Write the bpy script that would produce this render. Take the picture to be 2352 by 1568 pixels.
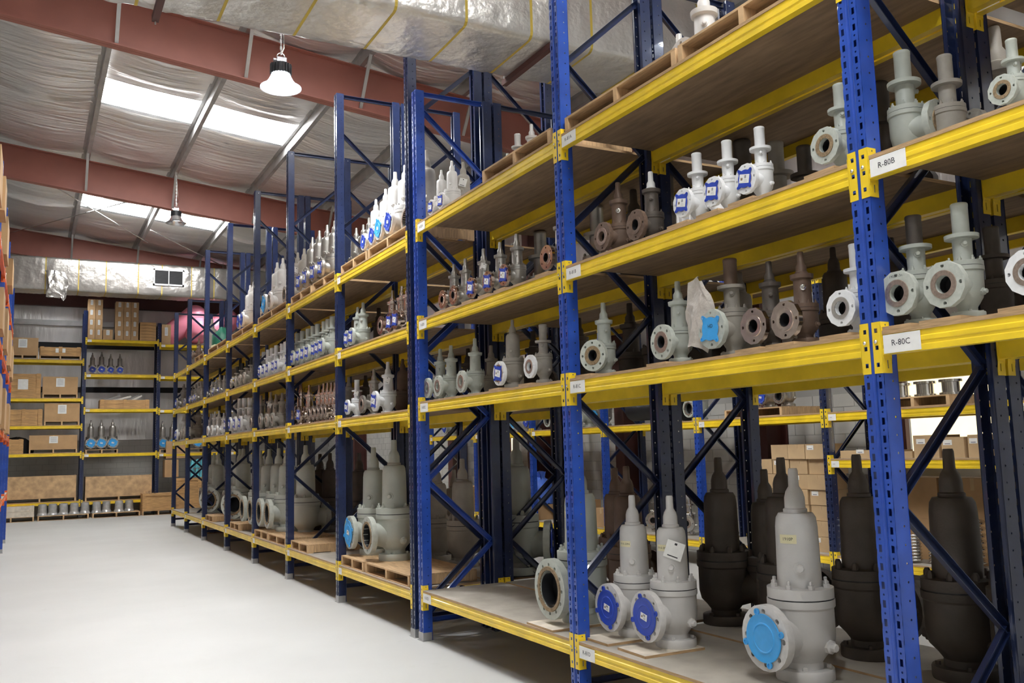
import bpy, bmesh, math, random
from mathutils import Vector, Matrix
random.seed(7)
for o in list(bpy.data.objects): bpy.data.objects.remove(o)
scene = bpy.context.scene
COL = scene.collection
PI = math.pi

# ------------------------------------------------------------------ camera
F, YAW, PITCH, ROLL = 2075.37, .4901, .1177, -.0274      # focal length in pixels of the 2352x1568 frame
CAM = Vector((0, 0, 1.92))
cf = Vector((math.sin(YAW)*math.cos(PITCH), math.cos(YAW)*math.cos(PITCH), math.sin(PITCH)))
_r = Vector((math.cos(YAW), -math.sin(YAW), 0)); _u = _r.cross(cf)
cr = _r*math.cos(ROLL) + _u*math.sin(ROLL); cu = -_r*math.sin(ROLL) + _u*math.cos(ROLL)
cd = bpy.data.cameras.new('camera'); cam = bpy.data.objects.new('camera', cd); COL.objects.link(cam)
cd.sensor_width = 36; cd.lens = F/2352*36; cd.clip_end = 200
M3 = Matrix((cr, cu, -cf)).transposed()
cam.matrix_world = Matrix.Translation(CAM) @ M3.to_4x4()
scene.camera = cam

# ------------------------------------------------------------------ light
vs = scene.view_settings
vs.view_transform = 'Standard'; vs.look = 'None'; vs.gamma = 1; vs.use_curve_mapping = False
vs.exposure = 0.2
SKYLIGHT = 32.0      # radiance of the translucent roof sheets
LAMP = 150.0         # watts per high-bay lamp
world = bpy.data.worlds.new('world'); scene.world = world; world.use_nodes = True
bg = world.node_tree.nodes['Background']; bg.inputs[0].default_value = (.75, .86, 1, 1); bg.inputs[1].default_value = 1.2
sd = bpy.data.lights.new('sun', 'SUN'); sd.energy = 12.0; sd.angle = .01; sd.color = (1, .93, .78)
so = bpy.data.objects.new('sun', sd); COL.objects.link(so)
so.rotation_euler = Vector((.42, .12, -1)).to_track_quat('-Z', 'Y').to_euler()

def ypx(px, z, X):            # world Y of the point on the line (X, ., z) seen at image column px
    k = (px-1176)/F
    a = cr*F; num = lambda Y: (Vector((X, Y, z))-CAM)
    A = num(0).dot(cr)-k*num(0).dot(cf); B = cr.y-k*cf.y
    return -A/B
def zpx(py, X, Y):            # height of the point above (X, Y) seen at image row py
    k = (784-py)/F
    d = Vector((X, Y, 0))-CAM
    return -(d.dot(cu)-k*d.dot(cf))/(cu.z-k*cf.z)
def xpx(px, z, Y):            # world X of the point on the line (., Y, z) seen at image column px
    k = (px-1176)/F
    d = Vector((0, Y, z))-CAM
    return -(d.dot(cr)-k*d.dot(cf))/(cr.x-k*cf.x)

# ------------------------------------------------------------------ materials
MATS = {}
def mat(name, col, rough=.5, metal=0., var=0., scale=8., bump=0., bscale=40., stretch=(1, 1, 1), emit=None, spec=.5, coat=0., dirt=None):
    if name in MATS: return MATS[name]
    m = bpy.data.materials.new(name); m.use_nodes = True; nt = m.node_tree; N = nt.nodes; L = nt.links
    b = N['Principled BSDF']
    b.inputs['Base Color'].default_value = (*col, 1); b.inputs['Roughness'].default_value = rough
    b.inputs['Metallic'].default_value = metal; b.inputs['Specular IOR Level'].default_value = spec
    if coat: b.inputs['Coat Weight'].default_value = coat
    if emit:
        b.inputs['Emission Color'].default_value = (*emit[0], 1); b.inputs['Emission Strength'].default_value = emit[1]
    if var or bump or dirt:
        tc = N.new('ShaderNodeTexCoord'); mp = N.new('ShaderNodeMapping'); mp.inputs['Scale'].default_value = stretch
        L.new(tc.outputs['Object'], mp.inputs[0])
    if var:
        n = N.new('ShaderNodeTexNoise'); n.inputs['Scale'].default_value = scale; n.inputs['Detail'].default_value = 5
        L.new(mp.outputs[0], n.inputs['Vector'])
        r = N.new('ShaderNodeValToRGB'); e = r.color_ramp.elements
        e[0].position = .3; e[1].position = .7
        e[0].color = (*[c*(1-var) for c in col], 1); e[1].color = (*[min(1, c*(1+var)) for c in col], 1)
        L.new(n.outputs['Fac'], r.inputs[0]); src = r.outputs[0]
        if dirt:
            n2 = N.new('ShaderNodeTexNoise'); n2.inputs['Scale'].default_value = dirt[1]; n2.inputs['Detail'].default_value = 8; n2.inputs['Roughness'].default_value = .7
            L.new(mp.outputs[0], n2.inputs['Vector'])
            r2 = N.new('ShaderNodeValToRGB'); r2.color_ramp.elements[0].position = dirt[2]; r2.color_ramp.elements[1].position = dirt[2]+.08
            L.new(n2.outputs['Fac'], r2.inputs[0])
            mx = N.new('ShaderNodeMixRGB'); mx.inputs[2].default_value = (*dirt[0], 1)
            L.new(r2.outputs[0], mx.inputs[0]); L.new(src, mx.inputs[1]); src = mx.outputs[0]
        L.new(src, b.inputs['Base Color'])
    if bump:
        n3 = N.new('ShaderNodeTexNoise'); n3.inputs['Scale'].default_value = bscale; n3.inputs['Detail'].default_value = 4
        L.new(mp.outputs[0], n3.inputs['Vector'])
        bp = N.new('ShaderNodeBump'); bp.inputs['Strength'].default_value = bump; bp.inputs['Distance'].default_value = .05 if name.startswith('foil') else .02
        L.new(n3.outputs['Fac'], bp.inputs['Height']); L.new(bp.outputs[0], b.inputs['Normal'])
    MATS[name] = m
    return m
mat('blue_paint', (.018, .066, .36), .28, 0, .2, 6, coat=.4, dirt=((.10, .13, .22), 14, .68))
mat('navy_and_shaded_blue', (.014, .024, .075), .28, 0, .2, 6, coat=.4, dirt=((.05, .06, .09), 14, .70))  # navy of the far posts; also blue steel with shade put in
mat('yellow_paint', (.84, .585, .024), .34, 0, .12, 5, coat=.15, dirt=((.30, .19, .05), 9, .70))
mat('orange_paint', (.80, .13, .02), .4, 0, .1)
mat('plywood', (.26, .17, .10), .75, 0, .28, 3, .12, 60, (1, 6, 1))
mat('dusty_board', (.37, .335, .285), .85, 0, .22, 2.5, .1, 30)
mat('board_edge', (.42, .27, .14), .8, 0, .35, 30, 0, 40, (.3, .3, 8))
mat('pine', (.52, .34, .18), .75, 0, .25, 6, .1, 60, (1, 8, 1))
mat('pale_pad', (.62, .55, .45), .8, 0, .18, 8)
mat('carton', (.46, .285, .14), .85, 0, .12, 3, .03, 20)
mat('carton_pale', (.52, .36, .20), .85, 0, .12, 3)
mat('crate_wood', (.50, .29, .12), .75, 0, .25, 4, .1, 40, (1, 1, 6))
mat('grey_paint', (.57, .55, .53), .42, 0, .08, 5, .04, 120)
mat('white_paint', (.76, .76, .76), .38, 0, .05, 5, .03, 120)
mat('green_grey_paint', (.44, .46, .41), .45, 0, .10, 5, .04, 120)
mat('dusty_paint', (.33, .30, .26), .6, 0, .18, 5, .05, 120)
mat('brown_primer', (.14, .088, .062), .55, .1, .25, 5, .06, 100)
mat('dark_primer', (.085, .068, .056), .55, .2, .3, 5, .06, 100)
mat('black_steel_and_shade', (.02, .02, .022), .45, .3, .2, 6)  # black steel parts; also the shade inside the outlet bores
mat('cast_steel', (.40, .38, .35), .38, .85, .2, 6, .06, 100)
mat('bright_steel', (.72, .70, .68), .2, 1., .1, 6)
mat('copper_steel', (.66, .56, .50), .18, 1., .12, 4)
mat('machined_face', (.42, .33, .28), .35, .8, .2, 8)
mat('rust_face', (.27, .19, .11), .6, .3, .35, 12)
mat('blue_plastic', (.022, .060, .42), .38, 0, .05, 5)
mat('light_blue_plastic', (.045, .34, .74), .35, 0, .05, 5)
mat('paper', (.80, .79, .76), .8, 0, .06, 12)
mat('ink', (.02, .02, .025), .7)
mat('faint_ink', (.22, .22, .26), .8)
mat('yellow_note', (.72, .66, .42), .8, 0, .05)
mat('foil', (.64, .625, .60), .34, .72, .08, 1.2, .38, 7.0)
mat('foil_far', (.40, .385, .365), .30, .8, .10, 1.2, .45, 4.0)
mat('foil_roof', (.88, .865, .86), .33, .72, .08, .6, 1.0, 2.6, (.28, 3.6, 1))
mat('foil_wall', (.80, .79, .78), .33, .6, .12, 1, .5, 2.0, (2.5, 2.5, .5))
mat('strap', (.50, .36, .05), .6)
mat('red_oxide', (.35, .13, .10), .5, 0, .08, 2)
mat('dark_oxide', (.075, .022, .018), .55, 0, .15, 2)
mat('galvanised', (.46, .46, .46), .4, .7, .15, 3)
mat('floor', (.51, .51, .50), .48, 0, .05, .7, .02, 3, dirt=((.49, .485, .47), 1.6, .62))
mat('block_paint', (.50, .49, .46), .75, 0, .10, 1.5, .04, 40)
mat('mortar', (.36, .35, .33), .9)
mat('outside_wall', (.80, .70, .48), .9, 0, .05, 2)
mat('ground_out', (.55, .5, .42), .9, 0, .05, 2)
mat('skylight', (.9, .9, .9), .6, emit=((1, 1, .985), SKYLIGHT))
mat('lamp_glow', (1, 1, 1), .5, emit=((.86, .93, 1), 60))
mat('lamp_shell', (.72, .74, .78), .25, .9)
mat('lamp_bell_lit', (.9, .93, 1), .3, 0, emit=((.80, .90, 1), .7))
mat('lamp_black', (.03, .03, .033), .5, .4)
mat('pink_vinyl', (.88, .27, .36), .38, 0, .06, 1, coat=.2)
mat('dark_cloth', (.02, .02, .022), .9)
mat('blue_bag', (.10, .22, .78), .3, 0, .15, 6, .4, 12)
mat('clear_wrap', (.50, .50, .50), .22, .5, .12, 10, .6, 18)
mat('teal_pack', (.12, .48, .58), .4, 0, .5, 7)
mat('green_bag', (.02, .16, .10), .5)
mat('grey_box', (.36, .37, .38), .7)
mat('cord', (.78, .77, .73), .6)

# ------------------------------------------------------------------ mesh building
class MB:
    def __init__(s): s.v = []; s.f = []; s.m = []
    def add(s, vs, fs, mi=0):
        o = len(s.v); s.v += [tuple(v) for v in vs]; s.f += [tuple(i+o for i in f) for f in fs]; s.m += [mi]*len(fs); return s
    def box(s, x0, x1, y0, y1, z0, z1, mi=0):
        return s.add([(x0,y0,z0),(x1,y0,z0),(x1,y1,z0),(x0,y1,z0),(x0,y0,z1),(x1,y0,z1),(x1,y1,z1),(x0,y1,z1)],
                     [(0,3,2,1),(4,5,6,7),(0,1,5,4),(1,2,6,5),(2,3,7,6),(3,0,4,7)], mi)
    def bar(s, p0, p1, w, h, mi=0, up=(0,0,1)):
        p0 = Vector(p0); p1 = Vector(p1); d = (p1-p0).normalized(); up = Vector(up)
        a = d.cross(up)
        if a.length < 1e-4: a = d.cross(Vector((1,0,0)))
        a.normalize(); b = a.cross(d).normalized(); a *= w/2; b *= h/2
        return s.add([p0-a-b,p0+a-b,p0+a+b,p0-a+b,p1-a-b,p1+a-b,p1+a+b,p1-a+b],
                     [(0,3,2,1),(4,5,6,7),(0,1,5,4),(1,2,6,5),(2,3,7,6),(3,0,4,7)], mi)
    def lathe(s, prof, n=24, mi=0, M=None, closed=True, ph=0.):
        vs = []; fs = []
        for (r, z) in prof:
            for k in range(n):
                a = 2*PI*k/n+ph; vs.append((r*math.cos(a), r*math.sin(a), z))
        for i in range(len(prof)-1):
            for k in range(n):
                k2 = (k+1) % n; fs.append((i*n+k, i*n+k2, (i+1)*n+k2, (i+1)*n+k))
        if closed:
            fs.append(tuple(range(n))[::-1]); fs.append(tuple(range((len(prof)-1)*n, len(prof)*n)))
        if M: vs = [M @ Vector(v) for v in vs]
        return s.add(vs, fs, mi)
    def tube(s, pts, r, n=6, mi=0):
        pts = [Vector(p) for p in pts]; vs = []; fs = []
        for i, p in enumerate(pts):
            d = (pts[min(i+1, len(pts)-1)]-pts[max(i-1, 0)]).normalized()
            a = d.cross(Vector((0,0,1)))
            if a.length < 1e-3: a = Vector((1,0,0))
            a.normalize(); b = d.cross(a)
            for k in range(n):
                t = 2*PI*k/n; vs.append(p+a*r*math.cos(t)+b*r*math.sin(t))
        for i in range(len(pts)-1):
            for k in range(n):
                k2 = (k+1) % n; fs.append((i*n+k, i*n+k2, (i+1)*n+k2, (i+1)*n+k))
        fs.append(tuple(range(n))[::-1]); fs.append(tuple(range((len(pts)-1)*n, len(pts)*n)))
        return s.add(vs, fs, mi)
    def prism(s, prof, x0, x1, mi=0):              # profile in (y, z) swept along x
        n = len(prof)
        vs = [(x0, y, z) for y, z in prof]+[(x1, y, z) for y, z in prof]
        fs = [(i, (i+1) % n, n+(i+1) % n, n+i) for i in range(n)]+[tuple(range(n))[::-1], tuple(range(n, 2*n))]
        return s.add(vs, fs, mi)
    def mesh(s, name, mats, smooth=None, fix=False, solid=0., weld=False):
        me = bpy.data.meshes.new(name); me.from_pydata(s.v, [], s.f)
        for m in mats: me.materials.append(MATS[m] if isinstance(m, str) else m)
        me.polygons.foreach_set('material_index', s.m)
        if fix or solid or weld:
            bm = bmesh.new(); bm.from_mesh(me)
            if weld: bmesh.ops.remove_doubles(bm, verts=bm.verts, dist=1e-5)
            bmesh.ops.recalc_face_normals(bm, faces=bm.faces)
            if solid: bmesh.ops.solidify(bm, geom=bm.faces[:], thickness=solid)
            bm.to_mesh(me); bm.free()
        if smooth:
            me.polygons.foreach_set('use_smooth', [True]*len(me.polygons)); me.set_sharp_from_angle(angle=math.radians(smooth))
        me.update(); return me
CACHE = {}
def cached(key, fn):
    if key not in CACHE: CACHE[key] = fn()
    return CACHE[key]
def obj(name, me, parent=None, loc=(0,0,0), rot=(0,0,0), sc=None, mats=None, label=None, kind=None):
    o = bpy.data.objects.new(name, me); COL.objects.link(o)
    o.location = loc; o.rotation_euler = rot
    if sc is not None: o.scale = (sc, sc, sc) if not hasattr(sc, '__len__') else sc
    if parent: o.parent = parent
    if mats:
        for i, m in enumerate(mats):
            if m: o.material_slots[i].link = 'OBJECT'; o.material_slots[i].material = MATS[m]
    if label: o['label'] = label
    if kind: o['kind'] = kind
    return o
def thing(name, label, cat, loc=(0,0,0), rotz=0, group=None, sc=None):
    o = bpy.data.objects.new(name, None); COL.objects.link(o); o.location = loc; o.rotation_euler = (0,0,rotz)
    o.empty_display_size = .1
    if sc: o.scale = (sc, sc, sc)
    o['label'] = label; o['category'] = cat
    if group: o['group'] = group
    return o
def tag(o, label, cat, group=None):
    o['label'] = label; o['category'] = cat
    if group: o['group'] = group
    return o
def struct(name, mb, mats, smooth=None, parent=None, **k):
    o = obj(name, mb.mesh(name, mats, smooth, **k), parent)
    if not parent: o['kind'] = 'structure'
    return o
def text_mb(txt, size, extrude=0., mi=0, align='LEFT'):
    key = ('txt', txt, size, extrude, align)
    def make():
        cu_ = bpy.data.curves.new('t', 'FONT'); cu_.body = txt; cu_.size = size; cu_.extrude = extrude; cu_.align_x = align; cu_.align_y = 'CENTER'
        cu_.resolution_u = 2
        to = bpy.data.objects.new('t', cu_); COL.objects.link(to)
        dg = bpy.context.evaluated_depsgraph_get(); me = bpy.data.meshes.new_from_object(to.evaluated_get(dg))
        r = ([tuple(v.co) for v in me.vertices], [tuple(p.vertices) for p in me.polygons])
        bpy.data.objects.remove(to); bpy.data.curves.remove(cu_); bpy.data.meshes.remove(me)
        return r
    return cached(key, make)
ORD = ['first','second','third','fourth','fifth','sixth','seventh','eighth','ninth','tenth','eleventh','twelfth','thirteenth','fourteenth','fifteenth']

# ------------------------------------------------------------------ the hall
XL, XR, YB, YF = -6., 10.7, 36.2, -7.
SL = .11
zr = lambda X: 8.98-SL*(X-2.5)                 # insulation under the roof sheets
RAFT = [-2.77, 5.8, 14.4, 22.97, 31.5]
PUR = [.95+1.93*k for k in range(-3, 5)]
SKY = [(.95, 4.81, y, y+1.42) for y in (-7.0+.6, 1.05+.0, 9.55, 18.1, 26.6)]
o = struct('floor', MB().box(XL, XR, YF, YB, -.2, 0), ['floor'])

# insulation: a draped sheet on the purlins with gaps for the translucent sheets
mb = MB(); xs = [XL]+PUR+[XR]
ys = sorted(set([YF+i*.35 for i in range(int((YB-YF)/.35)+1)]+[YB]+[s[2] for s in SKY]+[s[3] for s in SKY]))
rnd = random.Random(3); wob = [rnd.uniform(-1, 1) for _ in ys]
NX = 7
for i in range(len(xs)-1):
    a, b = xs[i], xs[i+1]
    rows = []
    for j, y in enumerate(ys):
        row = []
        for k in range(NX):
            t = k/(NX-1); x = a+(b-a)*t
            sag = .11*math.sin(PI*t)*(1+.75*wob[j])
            for s in SKY:
                if s[0]-.01 <= x <= s[1]+.01 and s[2]-.05 <= y <= s[3]+.05: sag *= .2
            row.append((x, y, zr(x)-sag))
        rows.append(row)
    for j in range(len(ys)-1):
        if any(s[0]-.01 <= a and b <= s[1]+.01 and s[2]-.01 <= ys[j] and ys[j+1] <= s[3]+.01 for s in SKY): continue
        base = rows[j]+rows[j+1]
        mb.add(base, [(k, NX+k, NX+k+1, k+1) for k in range(NX-1)])
ceil = struct('ceiling', mb, ['foil_roof'], 60, weld=True)
outer = MB().add([(XL-.3,YF-.3,zr(XL-.3)+.16),(XR+.3,YF-.3,zr(XR+.3)+.16),(XR+.3,YB+.3,zr(XR+.3)+.16),(XL-.3,YB+.3,zr(XL-.3)+.16),
                  (XL-.3,YF-.3,zr(XL-.3)+.22),(XR+.3,YF-.3,zr(XR+.3)+.22),(XR+.3,YB+.3,zr(XR+.3)+.22),(XL-.3,YB+.3,zr(XL-.3)+.22)],
                 [(0,3,2,1),(4,5,6,7),(0,1,5,4),(1,2,6,5),(2,3,7,6),(3,0,4,7)])
obj('roof_sheeting', outer.mesh('roof_sheeting', ['galvanised']), ceil)
for n, s in enumerate(SKY):
    mb = MB().add([(s[0],s[2],zr(s[0])+.03),(s[1],s[2],zr(s[1])+.03),(s[1],s[3],zr(s[1])+.03),(s[0],s[3],zr(s[0])+.03),
                   (s[0],s[2],zr(s[0])+.06),(s[1],s[2],zr(s[1])+.06),(s[1],s[3],zr(s[1])+.06),(s[0],s[3],zr(s[0])+.06)],
                  [(0,3,2,1),(4,5,6,7),(0,1,5,4),(1,2,6,5),(2,3,7,6),(3,0,4,7)])
    struct('window_%d' % (n+3), mb, ['skylight'])
for Y in RAFT:
    mb = MB(); top = lambda X: zr(X)-.20; bot = lambda X: zr(X)-.98
    h = .78
    mid = lambda X: (top(X)+bot(X))/2
    mb.bar((XL, Y, mid(XL)), (XR, Y, mid(XR)), .012, h)
    mb.bar((XL, Y, bot(XL)+.01), (XR, Y, bot(XR)+.01), .20, .02); mb.bar((XL, Y, top(XL)-.01), (XR, Y, top(XR)-.01), .20, .02)
    rf = obj('rafter', mb.mesh('rafter', ['red_oxide']), ceil)
    for X in PUR:
        b2 = MB().bar((X+.02, Y-.62, zr(X)-.18), (X+.02, Y-.06, zr(X)-.94), .055, .03)
        obj('fly_brace', b2.mesh('fly_brace', ['galvanised']), rf)
for X in PUR:
    z = zr(X)
    mb = MB().box(X-.004, X+.004, YF, YB, z-.20, z-.005).box(X-.004, X+.08, YF, YB, z-.205, z-.195).box(X-.08, X+.004, YF, YB, z-.008, z+.0)
    mb.box(X+.072, X+.08, YF, YB, z-.195, z-.175)
    obj('purlin', mb.mesh('purlin', ['galvanised']), ceil)
for p, q in (((-.9, 22.97), (3.0, 29.2)), ((2.9, 27.6), (6.2, 31.5)), ((3.0, 22.97), (-.9, 31.5))):
    mb = MB().tube([(p[0], p[1], zr(p[0])-.42), (q[0], q[1], zr(q[0])-.42)], .014)
    obj('bracing_rod', mb.mesh('bracing_rod', ['bright_steel']), ceil)

# walls
WIN = [(6.85, 8.62, 1.5, 2.75), (19.9, 22.3, 1.3, 2.25)]
BW = .4; BH = .2; BT = 2.8
def wall_boxes(mb, t0, t1, ys0, ys1, z0, z1, holes):
    ycut = sorted(set([ys0, ys1]+[h[0] for h in holes]+[h[1] for h in holes])); zcut = sorted(set([z0, z1]+[h[2] for h in holes]+[h[3] for h in holes]))
    for a, b in zip(ycut, ycut[1:]):
        for c, d in zip(zcut, zcut[1:]):
            if any(h[0] <= a and b <= h[1] and h[2] <= c and d <= h[3] for h in holes): continue
            mb.box(t0, t1, a, b, c, d)
mb = MB(); wall_boxes(mb, XR, XR+.2, YF, YB, 0, BT, WIN)
wr = struct('wall_right', mb, ['mortar'])
mb = MB(); mb.box(XR-.02, XR+.1, YF, YB, BT, zr(XR)+.15)
obj('insulation_sheet', mb.mesh('insulation_sheet', ['foil_wall']), wr)
blk = MB().box(.006, BW-.006, -.008, .01, .006, BH-.006).mesh('block', ['block_paint'])
rest = MB(); nblk = 0
for r_ in range(int(BT/BH)):
    y = YF+(r_ % 2)*BW/2
    while y < YB-BW:
        z = r_*BH
        if not any(h[0]-BW < y < h[1] and h[2]-BH < z < h[3] for h in WIN):
            if 5.0 < y < 14.2 and nblk < 298:
                obj('block', blk, wr, (XR, y+BW, z), (0, 0, -PI/2)); nblk += 1
            else: rest.box(XR-.008, XR+.01, y+.006, y+BW-.006, z+.006, z+BH-.006)
        y += BW
obj('blockwork', rest.mesh('blockwork', ['block_paint']), wr, kind='stuff')
for n, h in enumerate(WIN):
    mb = MB(); t = .05
    mb.box(XR+.02, XR+.10, h[0], h[1], h[2], h[2]+t).box(XR+.02, XR+.10, h[0], h[1], h[3]-t, h[3])
    for y in (h[0], (h[0]*.78+h[1]*.22), h[1]-t): mb.box(XR+.02, XR+.10, y, y+t, h[2], h[3])
    struct('window_%d' % (n+1), mb, ['dark_oxide'])
for Y in (RAFT[1], 10.9, RAFT[2]+.4, 18.4, RAFT[3], RAFT[4]):
    mb = MB().box(XR-.45, XR-.03, Y-.008, Y+.008, 0, zr(XR)-.3).box(XR-.47, XR-.455, Y-.15, Y+.15, 0, zr(XR)-.3).box(XR-.03, XR-.015, Y-.15, Y+.15, 0, zr(XR)-.3)
    obj('steel_column', mb.mesh('steel_column', ['dark_oxide']), wr)
mb = MB().box(XL, XR, YB, YB+.2, 0, 2.62)
wb = struct('wall_back', mb, ['mortar'])
obj('insulation_sheet', MB().box(XL, XR, YB-.02, YB+.1, 2.62, zr(XL)+.1).mesh('insulation_sheet', ['foil_wall']), wb)
rest = MB(); nblk = 0
blkb = MB().box(.006, BW-.006, -.008, .01, .006, BH-.006).mesh('block', ['block_paint'])
for r_ in range(13):
    x = XL+(r_ % 2)*BW/2
    while x < XR-BW:
        if 2.6 < x < 8.4: obj('block', blkb, wb, (x, YB, r_*BH)); nblk += 1
        else: rest.box(x+.006, x+BW-.006, YB-.008, YB+.01, r_*BH+.006, r_*BH+BH-.006)
        x += BW
obj('blockwork', rest.mesh('blockwork', ['block_paint']), wb, kind='stuff')
for z in (4.35, 5.95, 6.75): obj('wall_girt', MB().box(XL, XR, YB-.2, YB-.03, z, z+.19).mesh('wall_girt', ['galvanised' if z > 6 else 'dark_cloth']), wb)
obj('end_rafter', MB().box(XL, XR, YB-.22, YB-.06, 7.45, 8.0).mesh('end_rafter', ['dark_oxide']), wb)
struct('wall_left', MB().box(XL-.2, XL, YF, YB, 0, zr(XL)+.15), ['block_paint'])
struct('wall_front', MB().box(XL, XR, YF-.2, YF, 0, zr(XL)+.15), ['block_paint'])
# outdoors, seen through the windows
struct('ground', MB().box(XR+.3, 26, -10, 40, -.3, -.05), ['ground_out'])
struct('wall_outside', MB().box(15.2, 15.5, -10, 40, -.05, 3.6), ['outside_wall'])

# ducts ------------------------------------------------------------------
def duct(x0, x1, y0, y1, z0, z1, straps, name_label, bars, seed, foil='foil'):
    rn = random.Random(seed)
    root = thing('air_duct', name_label, 'duct', ((x0+x1)/2, (y0+y1)/2, z0))
    cx, cy, cz = root.location
    rings = []; n = 0; mb = MB(); rad = .07; prof = []
    for (py, pz, a0) in ((y1-rad, z1-rad, 0), (y0+rad, z1-rad, 90), (y0+rad, z0+rad, 180), (y1-rad, z0+rad, 270)):
        for k in range(4):
            a = math.radians(a0+k*30); prof.append((py+rad*math.cos(a), pz+rad*math.sin(a)))
    pts = []
    for i in range(len(prof)):                      # extra points on the flats for the bulge
        a = prof[i]; b = prof[(i+1) % len(prof)]
        pts.append(a)
        if math.hypot(b[0]-a[0], b[1]-a[1]) > .2:
            for t in (.2, .4, .6, .8): pts.append((a[0]+(b[0]-a[0])*t, a[1]+(b[1]-a[1])*t))
    X = []
    x = x0
    while x < x1: X.append(x); x += .06
    X.append(x1)
    yc, zc = (y0+y1)/2, (z0+z1)/2; vs = []; N = len(pts)
    for x in X:
        d = min(abs(x-s) for s in straps); f = min(1., d/.12)
        for (py, pz) in pts:
            bulge = .012*f+rn.uniform(-.008, .008)*f
            l = math.hypot(py-yc, pz-zc)
            vs.append((x-cx, py+(py-yc)/l*bulge-cy, pz+(pz-zc)/l*bulge-cz))
    fs = [(i*N+k, i*N+(k+1) % N, (i+1)*N+(k+1) % N, (i+1)*N+k) for i in range(len(X)-1) for k in range(N)]
    fs += [tuple(range(N)), tuple(range((len(X)-1)*N, len(X)*N))[::-1]]
    mb.add(vs, fs)
    obj('foil_wrap', mb.mesh('foil_wrap', [foil], 70, fix=True), root)
    for s in straps:
        m2 = MB(); n = len(pts); e = .006
        vs = []
        for dx in (-.014, .014):
            for (py, pz) in pts:
                l = math.hypot(py-yc, pz-zc); vs.append((s+dx-cx, py+(py-yc)/l*e-cy, pz+(pz-zc)/l*e-cz))
        m2.add(vs, [(k, (k+1) % n, n+(k+1) % n, n+k) for k in range(n)])
        obj('strap', m2.mesh('strap', ['strap'], fix=True), root)
    for bx in bars:
        m2 = MB().box(bx-cx-.03, bx-cx+.03, y0-.06-cy, y1+.06-cy, -.075, -.012)
        hb = obj('hanger_bar', m2.mesh('hanger_bar', ['dark_oxide']), root)
        for yy in (y0-.05, y1+.05):
            obj('hanger_rod', MB().tube([(bx-cx, yy-cy, -.10), (bx-cx, yy-cy, zr(bx)-.2-cz)], .008).mesh('hanger_rod', ['galvanised']), hb)
    return root
duct(-4, 9.4, 7.50, 8.47, 6.0, 6.85, [-3.6+.72*k for k in range(18)], 'large foil wrapped air duct with yellow straps above the near racks', [.9, 4.54, 7.9], 1)
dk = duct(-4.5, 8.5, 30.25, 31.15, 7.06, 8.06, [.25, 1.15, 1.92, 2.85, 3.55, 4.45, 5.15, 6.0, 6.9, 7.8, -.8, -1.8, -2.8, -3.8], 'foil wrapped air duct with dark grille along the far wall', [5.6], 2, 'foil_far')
gx0, gx1 = xpx(352, 7.5, 30.2), xpx(423, 7.5, 30.2); gz0, gz1 = zpx(655, 3.5, 30.2), zpx(617, 3.5, 30.2)
lx, ly, lz = dk.location
mb = MB().box(gx0, gx1, 30.20, 30.235, gz0, gz0+.05).box(gx0, gx1, 30.20, 30.235, gz1-.05, gz1).box(gx0, gx0+.05, 30.20, 30.235, gz0, gz1).box(gx1-.05, gx1, 30.20, 30.235, gz0, gz1).box((gx0+gx1)/2-.012, (gx0+gx1)/2+.012, 30.20, 30.235, gz0, gz1)
g = obj('grille_frame', mb.mesh('grille_frame', ['galvanised']), dk, (-lx, -ly, -lz))
mb = MB().box(gx0+.04, gx1-.04, 30.228, 30.234, gz0+.04, gz1-.04, 1)
for k in range(14):
    z = gz0+.06+(gz1-gz0-.12)*k/13; mb.box(gx0+.05, gx1-.05, 30.212, 30.228, z-.008, z+.008)
obj('louvre', mb.mesh('louvre', ['lamp_black', 'dark_cloth']), g)
# torn lagging hanging off the far duct
mb = MB(); rn = random.Random(5); nx, nz = 7, 8; vs = []
tx0, tx1 = xpx(103, 7, 30.1), xpx(148, 7, 30.1); tz1, tz0 = zpx(625, 1, 30.1), zpx(695, 1, 30.1)
for j in range(nz):
    for i in range(nx):
        t = i/(nx-1); s = j/(nz-1); rag = rn.uniform(0, .30) if j == nz-1 else 0
        vs.append((tx0+(tx1-tx0)*t+.06*math.sin(5*s+i)+.25*s*.4, 30.1-.10*s+.05*math.sin(3*i+2*j), tz1+(tz0+rag-tz1)*s+rn.uniform(-.03, .03)))
mb.add(vs, [(j*nx+i, j*nx+i+1, (j+1)*nx+i+1, (j+1)*nx+i) for j in range(nz-1) for i in range(nx-1)])
obj('torn_lagging', mb.mesh('torn_lagging', ['foil_far'], 60, solid=.012), dk, (-lx, -ly, -lz))

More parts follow.
